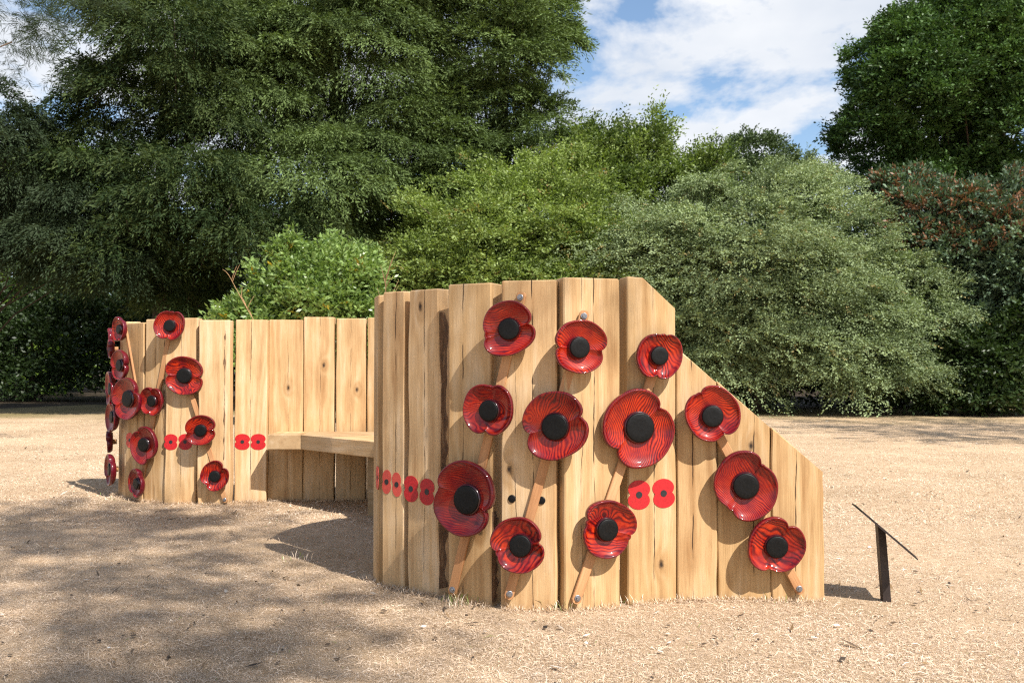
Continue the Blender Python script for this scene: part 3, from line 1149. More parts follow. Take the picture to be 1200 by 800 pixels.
LEFT = [
    (200.5, 382, 18.3, 75, ['Lb', 'Lc'], 'red poppy standing above the wall top on the left wall', 0.25),
    (217.5, 440, 23.5, -7, ['Lb'], 'large orange red poppy with swirling grain on the left wall', 0.0),
    (181.7, 469.5, 17.5, 80, ['Lc'], 'round red poppy between two larger poppies on the left wall', 0.1),
    (236, 504, 18.5, 8, ['La', 'Lb'], 'striped red poppy overlapping a painted poppy on the left wall', 0.0),
    (253, 557.5, 17.3, 50, ['La'], 'lowest poppy on the rightmost stem of the left wall', 0.15),
    (172, 520.5, 21.5, -70, ['Lc', 'L5'], 'dark red poppy with a lit orange rim, left of a painted pair', 0.45),
]
for i, (px, py, rp, an, keys, lab, tone) in enumerate(NEAR + LEFT):
    q, d = hit(px, py, 0.036, keys)
    rr = rp * q.y / F * 0.985
    make_poppy(q + Vector((0, 0, 0)), d['ang'] + R(random.Random(i).uniform(-3, 3)), rr, an, lab, 40 + i, tone, pitch=random.Random(i + 9).uniform(-3, 3))

# poppies round the rounded left corner: angle round the corner, picture height, radius
CORNER = [
    (226, 386, 0.104, 80, 'thin looking poppy highest on the rounded corner, seen half side on', 0.35),
    (236, 467, 0.180, 20, 'widest dark red poppy on the rounded corner, its face turned left', 0.4),
    (227, 428, 0.130, 5, 'poppy seen nearly edge on, just above the widest one of the corner', 0.45),
    (245, 565.5, 0.122, 55, 'dull brownish red poppy lowest on the rounded corner, face turned left', 0.6),
    (210, 455, 0.150, 30, 'glossy poppy seen edge on at the outline of the corner, beside the widest one', 0.15),
    (206, 409, 0.085, 10, 'small poppy edge on below the topmost outline poppy of the corner', 0.3),
    (197, 396, 0.095, 60, 'small poppy edge on at the very top of the corner outline', 0.2),
    (216, 488, 0.135, 90, 'dark poppy edge on with a pale worn front, below the glossy outline one', 0.65),
    (201, 517, 0.095, 12, 'small dark maroon poppy edge on, second lowest on the corner outline', 0.7),
    (212, 549, 0.135, 40, 'dark maroon poppy edge on, lowest on the corner outline', 0.7),
]
for i, (th, py, rr, an, lab, tone) in enumerate(CORNER):
    a = R(th)
    Y = LCY + (LR + 0.045) * math.sin(a)
    X = LCX + (LR + 0.045) * math.cos(a)
    z = CAMZ + (434 - py) / F * Y
    make_poppy((X, Y, z), (a if th < 240 else R(225)) + math.pi / 2, rr, an, lab, 80 + i, max(0, tone - 0.12), pitch=0)

# ------------------------------------------------------------------ bench inside the bay
def slab(name, poly, z0, z1, parent, seed, tone=0.0, grain=0.0):
    """a bevelled slab; local x follows the board so the grain runs along it"""
    cxm = sum(p[0] for p in poly) / len(poly)
    cym = sum(p[1] for p in poly) / len(poly)
    ca, sa = math.cos(grain), math.sin(grain)
    pl = [((x - cxm) * ca + (y - cym) * sa, -(x - cxm) * sa + (y - cym) * ca) for x, y in poly]
    T = z1 - z0
    b = 0.006
    V, Fc = [], []
    n = len(pl)
    for z, s in ((0, 1 - 2 * b / 0.3), (b, 1), (T - b, 1), (T, 1 - 2 * b / 0.3)):
        for x, y in pl:
            V.append((z, y * s, x * s))       # long axis on local Z, where the oak grain runs
    for j in range(3):
        for i in range(n):
            k = (i + 1) % n
            Fc.append((j * n + i, j * n + k, j * n + n + k, j * n + n + i))
    Fc.append(tuple(range(n))[::-1])
    Fc.append(tuple(3 * n + i for i in range(n)))
    o = mesh_obj(name, V, Fc, OAK, parent)
    # local Z -> world (ca,sa,0); local X -> world up; local Y -> (-sa,ca,0)
    M = Matrix(((0, -sa, ca), (0, ca, sa), (1, 0, 0)))
    if M.determinant() < 0:
        o.data.flip_normals()
    o.matrix_local = Matrix.Translation(Vector((cxm, cym, z0)) - parent.location) @ M.to_4x4()
    o['seed'] = float(seed)
    o['tone'] = float(tone)
    o['crack'] = 9.0
    o['crack_b'] = 9.0
    o['knot_x'] = 9.0
    o['knot_z'] = 9.0
    return o


bench = empty('bench', (-1.3, 7.9, 0))
tag(bench, 'thick oak bench seat fixed inside the hollow of the curved wall', 'bench')
ST_, SB_ = 0.565, 0.442
segs = [[(-1.955, 7.99), (-1.69, 7.985), (-1.72, 8.365), (-1.955, 8.35)],
        [(-1.687, 7.985), (-0.995, 7.22), (-0.19, 7.47), (-0.96, 8.34), (-1.717, 8.365)],
        [(-0.992, 7.216), (-0.72, 6.62), (-0.16, 6.62), (-0.12, 7.10), (-0.187, 7.465)]]
for i, (s, g) in enumerate(zip(segs, (R(92), R(-48), R(-68)))):
    slab('seat', s, SB_, ST_ - 0.004 * (i == 2), bench, 11 + i * 5, 0.06, g)
for (x, y, a) in ((-1.02, 7.55, R(-48)), (-0.62, 6.95, R(-68))):
    slab('leg', [(x - .06, y - .06), (x + .06, y - .06), (x + .06, y + .06), (x - .06, y + .06)], -0.05, SB_ - 0.002, bench, 31 + x, -0.03, 0)

# ------------------------------------------------------------------ low information plaque
base = at(1038, 700, 4.72)
base.z = 0
pl = empty('information_plaque', base)
tag(pl, 'low dark metal plaque on a short leaning post beside the sloping wall end', 'information plaque')
top = at(1031.5, 617, 4.72) - base
V, Fc = [], []
for z, dx in ((-0.08, 0.004), (0.0, 0), (0.5, 0), (1.0, 0)):
    for x, y in ((-1, -1), (1, -1), (1, 1), (-1, 1)):
        c = Vector((0, 0, -0.08)) if z < 0 else top * z
        zz_ = c.z if z < 1 else top.z - x * 0.0165
        V.append((c.x + x * 0.0185, c.y + y * 0.0185, zz_))
for j in range(3):
    for i in range(4):
        k = (i + 1) % 4
        Fc.append((j * 4 + i, j * 4 + k, j * 4 + 4 + k, j * 4 + 4 + i))
Fc.append((12, 13, 14, 15))
mesh_obj('post', V, Fc, PLQ, pl)
a = at(1005.5, 595.5, 4.72)
b = at(1066, 647, 4.72)
d = (b - a).normalized()
r = ray(1035, 621)
kk = -r.z / d.z
h = (r + d * kk).normalized()
sl = (d - h * d.dot(h)).normalized()
hl, wl = (b - a).length / 2, 0.15
nr = h.cross(sl).normalized()
if nr.z < 0:
    nr = -nr
cpt = (a + b) / 2 - base
V = []
rim_ = 0.012
for (tt, e) in ((-0.0035, 1.0), (0.0035, 1.0)):
    for sx_, sy_ in ((-1, -1), (1, -1), (1, 1), (-1, 1)):
        V.append(cpt + h * wl * sx_ + sl * hl * sy_ + nr * tt)
mesh_obj('plate', V, [(0, 3, 2, 1), (4, 5, 6, 7), (0, 1, 5, 4), (1, 2, 6, 5), (2, 3, 7, 6), (3, 0, 4, 7)], PLQ, pl)
V = []
for tt in (0.0037, 0.0055):
    for sx_, sy_ in ((-1, -1), (1, -1), (1, 1), (-1, 1)):
        V.append(cpt + h * (wl - .01) * sx_ + sl * (hl - .01) * sy_ + nr * tt)
mesh_obj('sign_face', V, [(4, 5, 6, 7), (0, 1, 5, 4), (1, 2, 6, 5), (2, 3, 7, 6), (3, 0, 4, 7)], PLQF, pl)


# ------------------------------------------------------------------ trees and shrubs
def unit(v):
    return v / np.maximum(np.linalg.norm(v, axis=-1, keepdims=True), 1e-9)


def blob(px, py, D, wpx, hpx, dm, k=1.0):
    """an ellipsoid of foliage: where it stands and its half sizes"""
    c = at(px, py, D)
    return (c.x, c.y, c.z, wpx / F * D, dm, hpx / F * D, k)


def leaves(rng, cen, out, n_leaf, L, wd, spray_len, droop, spread, upbias, leafang=0.8, flat=0.5, curl=0.0):
    """cen (n,3) spray origins, out (n,3) spray directions -> quads, spray ids"""
    n = len(cen)
    ax = unit(out + rng.normal(0, spread, (n, 3)) + np.array([0, 0, upbias]))
    side = unit(np.cross(ax, np.array([0, 0, 1.0]) + rng.normal(0, 0.3, (n, 3))))
    nrm = np.cross(side, ax)
    sl = spray_len * (0.6 + 0.8 * rng.random(n))
    t = (np.arange(n_leaf) + 0.5) / n_leaf
    t = t[None, :] + rng.normal(0, 0.5 / n_leaf, (n, n_leaf))
    p = cen[:, None] + ax[:, None] * (t * sl[:, None])[..., None]
    p[..., 2] -= droop * (t ** 2) * sl[:, None]
    sg = np.where(np.arange(n_leaf) % 2 == 0, 1.0, -1.0)[None, :, None]
    ld = ax[:, None] * math.cos(leafang) + side[:, None] * sg * math.sin(leafang) + rng.normal(0, 0.30, (n, n_leaf, 3))
    ld[..., 2] -= droop * 0.9 * t
    ld = unit(ld)
    nn = unit(nrm[:, None] * flat + rng.normal(0, 0.45, (n, n_leaf, 3)))
    wv = unit(np.cross(ld, nn))
    ll = (L * (0.65 + 0.7 * rng.random((n, n_leaf))))[..., None]
    ww = (wd * (0.7 + 0.6 * rng.random((n, n_leaf))))[..., None]
    spread_off = side[:, None] * sg * ww * 0.3
    b0 = p + spread_off
    tip = b0 + ld * ll
    tip[..., 2] -= curl * ll[..., 0]
    md = b0 + ld * ll * 0.48
    V = np.stack([b0, md + wv * ww * 0.5, tip, md - wv * ww * 0.5], 2)
    return V.reshape(-1, 4, 3), np.repeat(np.arange(n), n_leaf)


def crown_sprays(rng, blobs, n_clump, per, crad, flatz=0.6, inner=0.25, back=0.4, lump=0.22, ragged=0.15):
    """clumps on the blobs' skins, sprays on the clumps"""
    wts = np.array([(b[3] * b[5] + b[3] * b[4]) * b[6] for b in blobs])
    wts /= wts.sum()
    idx = rng.choice(len(blobs), n_clump, p=wts)
    B = np.array([b[:6] for b in blobs])[idx]
    u = unit(rng.normal(0, 1, (n_clump, 3)))
    fl = (u[:, 1] > 0.2) & (rng.random(n_clump) > back)
    u[fl, 1] *= -1
    low = (u[:, 2] < -0.5) & (rng.random(n_clump) < 0.5)
    u[low, 2] *= -1
    ph = rng.random(6) * 6.28
    nz = (np.sin(3.1 * u[:, 0] + ph[0] + 2 * u[:, 2]) + np.sin(4.7 * u[:, 2] + ph[1]) * np.sin(5.3 * u[:, 0] + ph[2]) + np.sin(6.1 * u[:, 1] + ph[3])) / 2
    rad = 1 + lump * nz * 0.6 + rng.normal(0, ragged * 0.5, n_clump)
    inn = rng.random(n_clump) < inner
    rad[inn] *= 0.45 + 0.4 * rng.random(inn.sum())
    cc = B[:, :3] + u * B[:, 3:6] * rad[:, None]
    out = unit(u / B[:, 3:6])
    cr = crad * (0.55 + 0.9 * rng.random(n_clump))
    m = per
    v = unit(rng.normal(0, 1, (n_clump, m, 3)) + out[:, None] * 0.7 + np.array([0, 0, 0.25]))
    rr = rng.random((n_clump, m, 1)) ** 0.5
    sp = cc[:, None] + v * rr * cr[:, None, None] * np.array([1, 1, flatz])
    od = unit(v * 0.7 + out[:, None] * 0.8)
    return sp.reshape(-1, 3), od.reshape(-1, 3), np.repeat(np.arange(n_clump), m), cc


def crown_boughs(rng, blobs, n, per, wfrac, thick, tip, inner, back, lump, ragged):
    wts = np.array([(b[3] * b[5] + b[3] * b[4]) * b[6] for b in blobs])
    wts /= wts.sum()
    idx = rng.choice(len(blobs), n, p=wts)
    B = np.array([b[:6] for b in blobs])[idx]
    u = unit(rng.normal(0, 1, (n, 3)) * np.array([1, 1, 0.9]))
    fl = (u[:, 1] > 0.2) & (rng.random(n) > back)
    u[fl, 1] *= -1
    low = (u[:, 2] < -0.6) & (rng.random(n) < 0.6)
    u[low, 2] *= -1
    rad = np.clip(0.92 + rng.normal(0, ragged, n), 0.45, 1.25) * (1 + lump * np.sin(5 * u[:, 0] + 3 * u[:, 2]) * np.sin(4 * u[:, 2] + 1))
    tipp = B[:, :3] + u * B[:, 3:6] * rad[:, None]
    start = B[:, :3] + u * B[:, 3:6] * np.array([0.25, 0.25, 0.55])
    d = tipp - start
    ln = np.linalg.norm(d, axis=1)
    dh = unit(d)
    side = unit(np.cross(dh, np.array([0, 0, 1.0]) + rng.normal(0, 0.15, (n, 3))))
    up = np.cross(side, dh)
    t = 0.35 + 0.65 * rng.random((n, per)) ** 0.75
    lat = rng.uniform(-1, 1, (n, per))
    hw = wfrac * ln[:, None] * np.sin(np.pi * np.clip((t - 0.25) / 0.85, 0, 1)) ** 0.7
    p = start[:, None] + d[:, None] * t[..., None] + side[:, None] * (lat * hw)[..., None] + up[:, None] * (rng.normal(0, thick, (n, per)))[..., None]
    p[..., 2] += ln[:, None] * tip * (t - 0.35) * (1 - 1.25 * t) * 1.5 - np.abs(lat) * hw * 0.25
    od = dh[:, None] + side[:, None] * lat[..., None] * 0.9
    cc = start + d * 0.75
    k = int(n * inner)
    if k:
        j = rng.integers(0, n, k)
        v = unit(rng.normal(0, 1, (k, per, 3)))
        q = (B[j, :3] + (rng.random((k, 3)) - 0.5) * B[j, 3:6] * 1.0)[:, None] + v * B[j, None, 3:6] * 0.30 * rng.random((k, per, 1)) ** 0.4
        p = np.concatenate([p, q])
        od = np.concatenate([od, v])
    return p.reshape(-1, 3), unit(od.reshape(-1, 3)), np.repeat(np.arange(n + k), per), cc


def tree(name, label, cat, foot, blobs, mat, seed, n_clump, per, crad, n_leaf, L, wd, spray_len, droop=0.0, spread=0.35, upbias=0.1,
         trunk=0.25, group=None, part='crown', tparts='trunk', limbs=14, split=1, inner=0.25, back=0.4, lump=0.22, ragged=0.15, flatz=0.6,
         leafang=0.8, flat=0.5, tintbase=0.45, curl=0.0, odd=0.0, trunk_h=None, cut=None, bark=None, bough=None, limb_r=0.32):
    rng = np.random.default_rng(seed)
    root = empty(name, (foot[0], foot[1], 0))
    tag(root, label, cat, group)
    if bough:
        sp, od, cid, cc = crown_boughs(rng, blobs, n_clump, per, bough[0], bough[1], bough[2], inner, back, lump, ragged)
        n_clump = int(cid.max()) + 1
    else:
        sp, od, cid, cc = crown_sprays(rng, blobs, n_clump, per, crad, flatz, inner, back, lump, ragged)
    ok = sp[:, 2] > 0.12
    if cut is not None:
        ok &= cut(sp)
    sp, od, cid = sp[ok], od[ok], cid[ok]
    V, sid = leaves(rng, sp, od, n_leaf, L, wd, spray_len, droop, spread, upbias, leafang, flat, curl)
    V[..., 2] = np.maximum(V[..., 2], 0.02)
    ct = rng.random(n_clump)
    tn = tintbase + 0.36 * (ct[cid[sid]] - 0.5) + 0.22 * (rng.random(len(sp))[sid] - 0.5) + 0.34 * (rng.random(len(V)) - 0.5)
    tn = np.clip(tn, 0.0, 0.84)
    if odd:
        o_ = (rng.random(len(sp)) < odd) & ((sp[:, 2] > np.percentile(sp[:, 2], 45)) | (odd < 0.1))
        tn[o_[sid]] = 0.95 + 0.05 * rng.random(o_[sid].sum())
    V = V - np.array([foot[0], foot[1], 0.0])
    quads_obj(part, V, mat, root, tint=tn)
    # trunk and limbs
    rd = random.Random(seed)
    paths = []
    bx = np.array([b[:3] for b in blobs])
    topz = max(b[2] + b[5] * 0.6 for b in blobs)
    midx = float(np.mean(bx[:, 0])) - foot[0]
    midy = float(np.mean(bx[:, 1])) - foot[1]
    th = trunk_h or topz * 0.8
    pts, rads = [], []
    for i in range(9):
        f = i / 8
        pts.append((midx * f * f * 0.5 + rd.uniform(-.05, .05) * trunk * 3 * f, midy * f * f * 0.5, -0.1 + th * f))
        rads.append(trunk * (1.25 - 0.25 * min(1, i)) * (1 - 0.8 * f) + 0.01)
    paths.append((pts, rads))
    pick = rng.choice(len(cc), min(limbs, len(cc)), replace=False)
    for k in pick:
        tgt = cc[k] - np.array([foot[0], foot[1], 0])
        f = rd.uniform(0.12, 0.85)
        st = Vector(pts[int(f * 8)])
        tg = Vector(tgt)
        md = (st + tg) / 2 + Vector((rd.uniform(-.3, .3), rd.uniform(-.3, .3), rd.uniform(-.1, .5)))
        r0 = trunk * limb_r * (1 - f * 0.6)
        paths.append(([st, st.lerp(md, 0.5), md, md.lerp(tg, 0.5) + Vector((0, 0, .1)), tg], [r0, r0 * .8, r0 * .6, r0 * .4, 0.012]))
    V, Fc = tubes(paths)
    mesh_obj(tparts, V, Fc, bark or BARK, root, smooth=True)
    return root


M_YEW = leaf_mat('yew_leaves', (0.020, 0.036, 0.011), (0.215, 0.30, 0.105), rough=0.6, trans=0.2, spec=0.12)
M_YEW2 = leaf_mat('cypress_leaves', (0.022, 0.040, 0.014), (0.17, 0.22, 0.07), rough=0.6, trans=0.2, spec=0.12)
M_CEDAR = leaf_mat('cedar_leaves', (0.012, 0.024, 0.011), (0.060, 0.085, 0.042), rough=0.6, trans=0.15, spec=0.12)  # cedar leaves darkened: shade among the left boughs is put into their colour
M_LAUREL = leaf_mat('laurel_leaves', (0.045, 0.095, 0.018), (0.30, 0.42, 0.13), odd=(0.36, 0.26, 0.03), oddfrom=0.95, rough=0.33, trans=0.3, spec=0.6)
M_GREEN = leaf_mat('shrub_leaves', (0.034, 0.064, 0.014), (0.34, 0.44, 0.12), odd=(0.30, 0.24, 0.09), oddfrom=0.95, rough=0.5, trans=0.3)
M_PALE = leaf_mat('cotoneaster_leaves', (0.045, 0.070, 0.032), (0.38, 0.47, 0.24), odd=(0.33, 0.27, 0.12), oddfrom=0.95, rough=0.55, trans=0.2, spec=0.15)
M_OAKG = leaf_mat('holm_oak_leaves', (0.012, 0.030, 0.010), (0.13, 0.24, 0.06), rough=0.45, trans=0.15, spec=0.25)
M_RUST = leaf_mat('spiraea_leaves', (0.028, 0.055, 0.030), (0.17, 0.25, 0.15), odd=(0.22, 0.110, 0.060), oddfrom=0.95, rough=0.5, trans=0.15)
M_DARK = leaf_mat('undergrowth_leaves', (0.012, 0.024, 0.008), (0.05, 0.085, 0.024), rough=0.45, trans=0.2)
M_BRIGHT = leaf_mat('lime_leaves', (0.07, 0.13, 0.018), (0.22, 0.32, 0.05), rough=0.5, trans=0.45)
M_FAR = leaf_mat('far_leaves', (0.03, 0.055, 0.018), (0.10, 0.14, 0.05), rough=0.6, trans=0.2)

g = lambda px, D: ((px - 600) / F * D, D)

# tall yews
YB = (0.42, 0.07, 0.35)
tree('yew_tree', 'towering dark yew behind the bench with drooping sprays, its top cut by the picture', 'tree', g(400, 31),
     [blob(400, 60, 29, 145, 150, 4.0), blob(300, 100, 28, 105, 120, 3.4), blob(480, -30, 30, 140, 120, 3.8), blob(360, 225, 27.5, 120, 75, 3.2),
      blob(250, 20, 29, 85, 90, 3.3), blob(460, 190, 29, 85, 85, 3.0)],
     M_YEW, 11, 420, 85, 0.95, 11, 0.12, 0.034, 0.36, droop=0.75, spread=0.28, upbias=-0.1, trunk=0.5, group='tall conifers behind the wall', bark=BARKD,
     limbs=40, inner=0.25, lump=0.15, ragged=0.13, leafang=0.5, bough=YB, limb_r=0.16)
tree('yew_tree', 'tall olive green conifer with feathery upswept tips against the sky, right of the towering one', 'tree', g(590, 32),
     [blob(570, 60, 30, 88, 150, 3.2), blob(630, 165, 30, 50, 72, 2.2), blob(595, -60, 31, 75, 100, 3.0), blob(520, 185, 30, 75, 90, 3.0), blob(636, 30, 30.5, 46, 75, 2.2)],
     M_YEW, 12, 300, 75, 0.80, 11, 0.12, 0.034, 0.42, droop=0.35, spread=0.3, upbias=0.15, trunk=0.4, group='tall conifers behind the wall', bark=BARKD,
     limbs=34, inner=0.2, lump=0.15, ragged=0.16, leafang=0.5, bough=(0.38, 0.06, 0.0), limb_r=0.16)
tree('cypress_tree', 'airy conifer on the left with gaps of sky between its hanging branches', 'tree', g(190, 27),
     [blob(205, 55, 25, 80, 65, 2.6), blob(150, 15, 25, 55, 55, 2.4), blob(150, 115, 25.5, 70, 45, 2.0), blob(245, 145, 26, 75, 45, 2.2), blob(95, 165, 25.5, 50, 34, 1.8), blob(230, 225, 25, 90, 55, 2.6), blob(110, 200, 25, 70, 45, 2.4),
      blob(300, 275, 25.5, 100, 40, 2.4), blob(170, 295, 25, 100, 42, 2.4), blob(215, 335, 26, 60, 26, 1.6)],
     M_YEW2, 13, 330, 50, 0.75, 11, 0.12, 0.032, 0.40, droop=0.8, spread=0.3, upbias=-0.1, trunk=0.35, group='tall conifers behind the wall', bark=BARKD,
     limbs=34, inner=0.08, lump=0.15, ragged=0.22, leafang=0.5, bough=YB, limb_r=0.10, tintbase=0.15)  # low tintbase paints the missing canopy shade into the cypress leaves
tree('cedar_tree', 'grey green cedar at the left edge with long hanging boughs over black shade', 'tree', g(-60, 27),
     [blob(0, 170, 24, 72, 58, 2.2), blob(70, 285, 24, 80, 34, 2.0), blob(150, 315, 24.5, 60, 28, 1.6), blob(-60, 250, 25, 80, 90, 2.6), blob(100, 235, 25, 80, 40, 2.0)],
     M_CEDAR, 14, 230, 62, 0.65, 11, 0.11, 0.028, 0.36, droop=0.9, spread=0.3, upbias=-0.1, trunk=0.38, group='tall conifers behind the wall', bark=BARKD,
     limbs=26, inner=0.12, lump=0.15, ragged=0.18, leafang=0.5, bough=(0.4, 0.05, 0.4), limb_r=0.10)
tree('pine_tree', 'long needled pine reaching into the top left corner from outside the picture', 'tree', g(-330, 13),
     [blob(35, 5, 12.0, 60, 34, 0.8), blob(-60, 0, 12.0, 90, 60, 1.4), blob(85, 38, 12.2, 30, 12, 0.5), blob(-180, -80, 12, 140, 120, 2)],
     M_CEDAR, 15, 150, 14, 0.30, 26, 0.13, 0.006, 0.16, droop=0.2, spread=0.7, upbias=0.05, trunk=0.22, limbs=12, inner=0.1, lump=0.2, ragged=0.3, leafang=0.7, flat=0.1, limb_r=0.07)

# dark undergrowth
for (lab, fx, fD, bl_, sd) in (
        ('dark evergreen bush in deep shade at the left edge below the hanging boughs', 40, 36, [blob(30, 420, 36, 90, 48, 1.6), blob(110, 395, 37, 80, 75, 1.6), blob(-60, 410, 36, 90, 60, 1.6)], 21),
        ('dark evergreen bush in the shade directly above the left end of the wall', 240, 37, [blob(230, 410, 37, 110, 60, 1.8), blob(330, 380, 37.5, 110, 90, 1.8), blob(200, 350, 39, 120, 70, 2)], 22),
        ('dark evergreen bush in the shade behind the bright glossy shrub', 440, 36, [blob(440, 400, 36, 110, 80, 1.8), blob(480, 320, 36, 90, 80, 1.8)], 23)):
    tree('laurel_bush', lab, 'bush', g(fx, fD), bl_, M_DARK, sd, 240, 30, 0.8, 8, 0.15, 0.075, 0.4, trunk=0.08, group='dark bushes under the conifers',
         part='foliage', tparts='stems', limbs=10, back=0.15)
tree('lime_tree', 'sunlit yellow green tree seen through the boughs at the left edge', 'tree', g(-10, 44),
     [blob(-10, 300, 44, 70, 110, 3.0), blob(60, 250, 46, 110, 60, 3.0), blob(60, 400, 45, 60, 60, 2)],
     M_BRIGHT, 24, 240, 24, 1.1, 8, 0.20, 0.12, 0.5, trunk=0.3, limbs=10, back=0.2)

# shrubs
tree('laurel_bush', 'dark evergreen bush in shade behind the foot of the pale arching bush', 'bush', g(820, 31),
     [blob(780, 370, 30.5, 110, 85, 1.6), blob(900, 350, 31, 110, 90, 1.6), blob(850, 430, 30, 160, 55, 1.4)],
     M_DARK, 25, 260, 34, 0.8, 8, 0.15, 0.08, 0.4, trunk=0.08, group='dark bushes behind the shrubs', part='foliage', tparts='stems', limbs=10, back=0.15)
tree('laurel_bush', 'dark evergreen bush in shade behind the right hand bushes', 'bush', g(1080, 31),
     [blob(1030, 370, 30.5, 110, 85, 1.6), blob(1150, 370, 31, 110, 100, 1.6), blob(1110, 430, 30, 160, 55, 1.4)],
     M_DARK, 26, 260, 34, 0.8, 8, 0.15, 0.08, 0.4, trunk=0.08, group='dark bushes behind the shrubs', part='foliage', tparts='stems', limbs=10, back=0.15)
tree('glossy_laurel', 'bright glossy green shrub rising just behind the plain middle of the wall', 'shrub', g(370, 21),
     [blob(375, 350, 20.5, 62, 45, 1.1), blob(325, 345, 20.5, 32, 32, 0.8), blob(418, 345, 20.5, 34, 40, 0.9), blob(342, 300, 20.5, 14, 24, 0.4), blob(385, 312, 20.5, 22, 20, 0.5),
      blob(315, 400, 20.5, 50, 50, 0.9), blob(430, 400, 20.5, 50, 50, 0.9)],
     M_LAUREL, 31, 230, 26, 0.34, 10, 0.115, 0.05, 0.34, droop=0.05, spread=0.35, upbias=0.6, trunk=0.06, part='foliage', tparts='stems', limbs=24,
     inner=0.15, back=0.15, ragged=0.2, odd=0.015, tintbase=0.5, bough=(0.35, 0.10, 0.2))
GB = (0.40, 0.10, 0.15)
tree('leafy_shrub', 'yellow green mixed shrub behind the highest timbers, between conifers and pale bush', 'shrub', g(590, 27),
     [blob(560, 300, 26, 100, 70, 2.0), blob(640, 280, 26.5, 90, 75, 2.0), blob(515, 275, 27, 52, 42, 1.4), blob(600, 225, 27, 75, 38, 1.6), blob(665, 215, 27.5, 50, 34, 1.4), blob(600, 380, 26, 150, 80, 2.0), blob(680, 330, 26, 85, 80, 2)],
     M_GREEN, 32, 460, 48, 0.55, 9, 0.085, 0.045, 0.34, droop=0.1, spread=0.4, upbias=0.35, trunk=0.14, part='foliage', tparts='stems', limbs=40,
     inner=0.15, back=0.12, ragged=0.26, odd=0.02, bough=GB, limb_r=0.2, lump=0.2)
tree('young_tree', 'loose young tree with upright whippy shoots standing clear against the sky', 'tree', g(735, 30),
     [blob(725, 215, 28, 52, 40, 1.4), blob(755, 178, 28, 24, 32, 0.8), blob(700, 190, 28, 32, 34, 1.0), blob(772, 150, 28, 9, 20, 0.4), blob(795, 205, 28, 22, 20, 0.8), blob(835, 200, 28, 20, 16, 0.7), blob(735, 290, 28.5, 80, 70, 1.5), blob(815, 225, 28, 30, 26, 1.0)],
     M_GREEN, 33, 250, 24, 0.45, 12, 0.10, 0.05, 0.55, droop=0.0, spread=0.35, upbias=0.8, trunk=0.10, limbs=36, inner=0.1, back=0.3, ragged=0.25, tintbase=0.30, bough=(0.3, 0.10, 0.1), limb_r=0.2)
tree('cotoneaster', 'large pale grey green arching bush filling the middle right down to the grass', 'shrub', g(890, 27),
     [blob(860, 310, 25.0, 140, 80, 2.4), blob(790, 285, 25.5, 90, 52, 2.0), blob(960, 340, 25, 105, 80, 2.2), blob(885, 232, 26.5, 85, 30, 1.8), blob(850, 400, 25, 150, 70, 1.8),
      blob(1000, 405, 24.5, 75, 68, 1.6), blob(770, 380, 25.5, 100, 75, 1.8), blob(985, 250, 26, 45, 16, 1.0), blob(1040, 370, 25, 46, 55, 1.4),
      blob(990, 215, 25.5, 22, 12, 0.7), blob(1070, 318, 24.6, 38, 18, 1.0), blob(1090, 362, 24.4, 42, 24, 1.1), blob(1055, 440, 24, 46, 34, 1.1), blob(825, 222, 25.5, 38, 20, 1.1), blob(935, 212, 25.8, 34, 16, 0.9), blob(745, 300, 25, 40, 40, 1.3)],
     M_PALE, 34, 640, 58, 0.52, 12, 0.060, 0.034, 0.40, droop=0.30, spread=0.3, upbias=0.05, trunk=0.16, part='foliage', tparts='stems', limbs=50,
     inner=0.12, back=0.1, ragged=0.28, odd=0.012, lump=0.35, bough=(0.42, 0.05, 0.45), limb_r=0.2)
tree('round_tree', 'distant round topped tree peeping over the pale bush', 'tree', g(877, 55),
     [blob(877, 190, 54, 36, 18, 1.8), blob(900, 215, 54, 45, 26, 2), blob(850, 225, 54, 40, 26, 2)],
     M_FAR, 35, 130, 18, 0.8, 8, 0.17, 0.09, 0.4, trunk=0.3, limbs=10, back=0.2)
tree('holm_oak', 'massive dark green holm oak filling the top right corner', 'tree', g(1130, 33),
     [blob(1120, 60, 31, 100, 85, 3.2), blob(1060, 110, 30.5, 68, 68, 2.8), blob(1040, 60, 31, 46, 36, 2.2), blob(1180, 120, 31, 100, 105, 3.0), blob(1020, 165, 31, 50, 32, 2.2), blob(1230, 20, 32, 120, 120, 3.2), blob(1100, 215, 31.5, 115, 45, 2.6)],
     M_OAKG, 36, 440, 75, 0.85, 9, 0.12, 0.055, 0.34, droop=0.05, spread=0.45, upbias=0.35, trunk=0.5, limbs=30, inner=0.2, back=0.2, ragged=0.13, lump=0.15, bough=(0.42, 0.14, 0.15), limb_r=0.16)
tree('spiraea_bush', 'dark shrub dotted with rusty brown dead flower heads below the holm oak', 'shrub', g(1120, 28),
     [blob(1090, 270, 26, 80, 55, 1.8), blob(1170, 295, 25.5, 85, 85, 2.0), blob(1110, 350, 26, 95, 75, 1.8), blob(1050, 230, 26.5, 36, 24, 1.2), blob(1220, 340, 26, 80, 105, 2.0)],
     M_RUST, 37, 330, 48, 0.5, 9, 0.11, 0.055, 0.34, droop=0.05, spread=0.4, upbias=0.45, trunk=0.1, part='foliage', tparts='stems', limbs=24,
     inner=0.15, back=0.12, ragged=0.16, odd=0.24, leafang=0.5, bough=(0.42, 0.09, 0.3), limb_r=0.2)
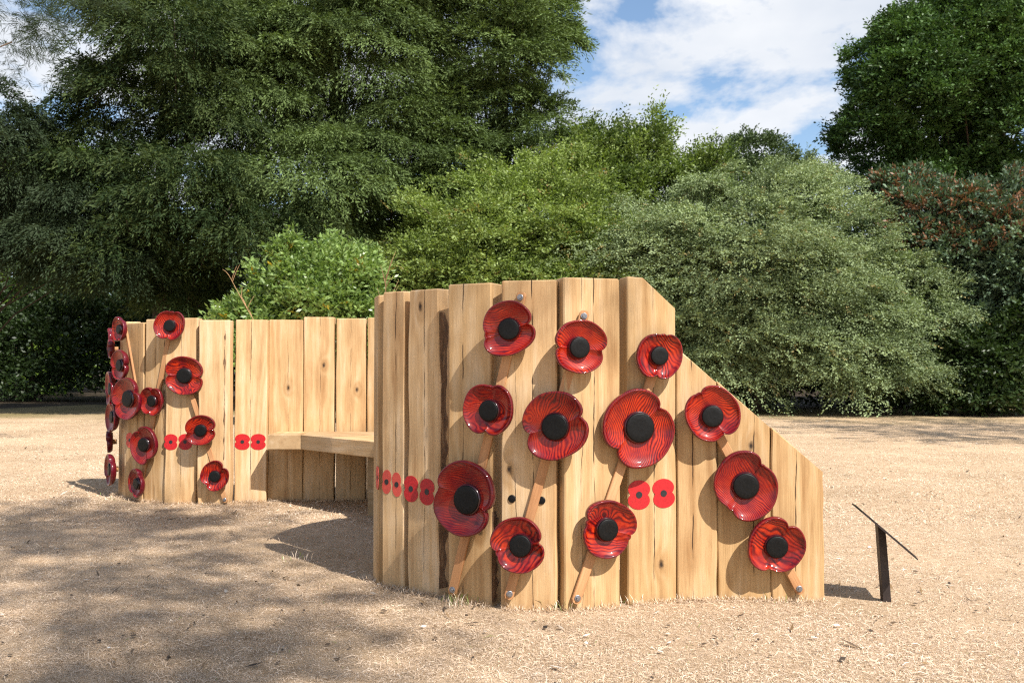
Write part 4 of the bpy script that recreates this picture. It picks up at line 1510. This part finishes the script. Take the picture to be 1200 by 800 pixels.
tree('leafy_bush', 'low mid green bush at the right edge, its skirt touching the grass', 'bush', g(1150, 25),
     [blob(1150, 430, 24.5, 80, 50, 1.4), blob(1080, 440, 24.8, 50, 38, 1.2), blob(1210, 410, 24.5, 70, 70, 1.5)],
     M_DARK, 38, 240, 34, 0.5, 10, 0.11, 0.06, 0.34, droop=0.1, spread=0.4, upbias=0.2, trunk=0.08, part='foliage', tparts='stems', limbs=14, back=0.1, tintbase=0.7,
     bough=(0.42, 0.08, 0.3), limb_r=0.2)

# the wood far behind, one mass
rng = np.random.default_rng(77)
bl = [(x, 62 + 5 * math.sin(x), 2.6 + 1.0 * math.sin(x * 0.7), 5.5, 3.5, 5.2 + 1.2 * math.sin(x * 1.9), 1) for x in np.arange(-50, 52, 6.0)]
sp, od, cid, cc = crown_sprays(rng, bl, 1100, 16, 1.7, 0.7, 0.1, 0.1)
ok = (sp[:, 2] > 0.1)
V, sid = leaves(rng, sp[ok], od[ok], 8, 0.42, 0.24, 0.9, 0.1, 0.4, 0.1)
V[..., 2] = np.maximum(V[..., 2], 0.02)
o = quads_obj('far_wood', V, M_FAR, tint=np.clip(0.35 + 0.3 * (rng.random(len(V)) - 0.5), 0, 0.84))
tag(o, 'far wood closing the view behind the shrubs', 'wood', None, 'stuff')

# dry stalks by the wall
def twig(label, pts, r, seed, leafy=None):
    root = empty('dead_stem', (pts[0][0], pts[0][1], 0))
    tag(root, label, 'dead plant stem')
    rel = [Vector(p) - Vector((pts[0][0], pts[0][1], 0)) for p in pts]
    rd = random.Random(seed)
    paths = [(rel, [r * (1 - 0.7 * i / (len(rel) - 1)) for i in range(len(rel))])]
    for k in range(8):
        i = rd.randrange(len(rel) // 2, len(rel) - 1)
        b = rel[i].lerp(rel[i + 1], rd.random())
        e = b + Vector((rd.uniform(-.09, .09), rd.uniform(-.05, .05), rd.uniform(.06, .2)))
        paths.append(([b, b.lerp(e, .5) + Vector((0, 0, .01)), e], [r * .5, r * .4, r * .15]))
    V, Fc = tubes(paths, 5)
    mesh_obj('stalk', V, Fc, STRAWM, root, smooth=True)


STRAWM = simple('dry_stalk', (0.34, 0.20, 0.09), 0.8, nscale=40, var=0.3)
q = at(300, 380, 10.2); q2 = at(268, 322, 10.2)
twig('pale dead stem leaning left behind the plain middle of the wall', [(q.x + .25, 10.2, 0), (q.x + .15, 10.2, .7), tuple(q), tuple(at(283, 350, 10.2)), tuple(q2)], 0.007, 3)
q = at(452, 345, 6.2)
twig('small dry stalk poking up behind the near wall top', [(q.x + .05, 6.2, 0), (q.x, 6.2, .8), (q.x, 6.2, 1.4), tuple(at(452, 330, 6.2)), tuple(at(453, 322, 6.2))], 0.006, 5)

# trees outside the picture whose shade falls on the lawn
def shade_tree(label, cxy, h, rr, seed, n_clump, foot):
    tree('lime_tree', label, 'tree', foot, [(cxy[0], cxy[1], h, rr[0], rr[1], rr[2], 1.0)], M_GREEN, seed, n_clump, 12, 0.75, 9, 0.12, 0.07, 0.5,
         trunk=0.22, limbs=14, back=1.0, inner=0.35, ragged=0.35, trunk_h=h)


shade_tree('leafy tree behind the photographer casting the dappled shade at the lower left', (-2.75 + 12 * 0.57, 5.1 - 12 * 0.74), 12, (1.4, 1.9, 1.2), 51, 80, (4.3, -6.8))
shade_tree('leafy tree beyond the right edge casting shade on the lawn by the hedge', (8.6 + 9 * 0.60, 17.5 - 9 * 0.70), 9, (3.3, 4.0, 1.6), 52, 130, (15.5, 10))
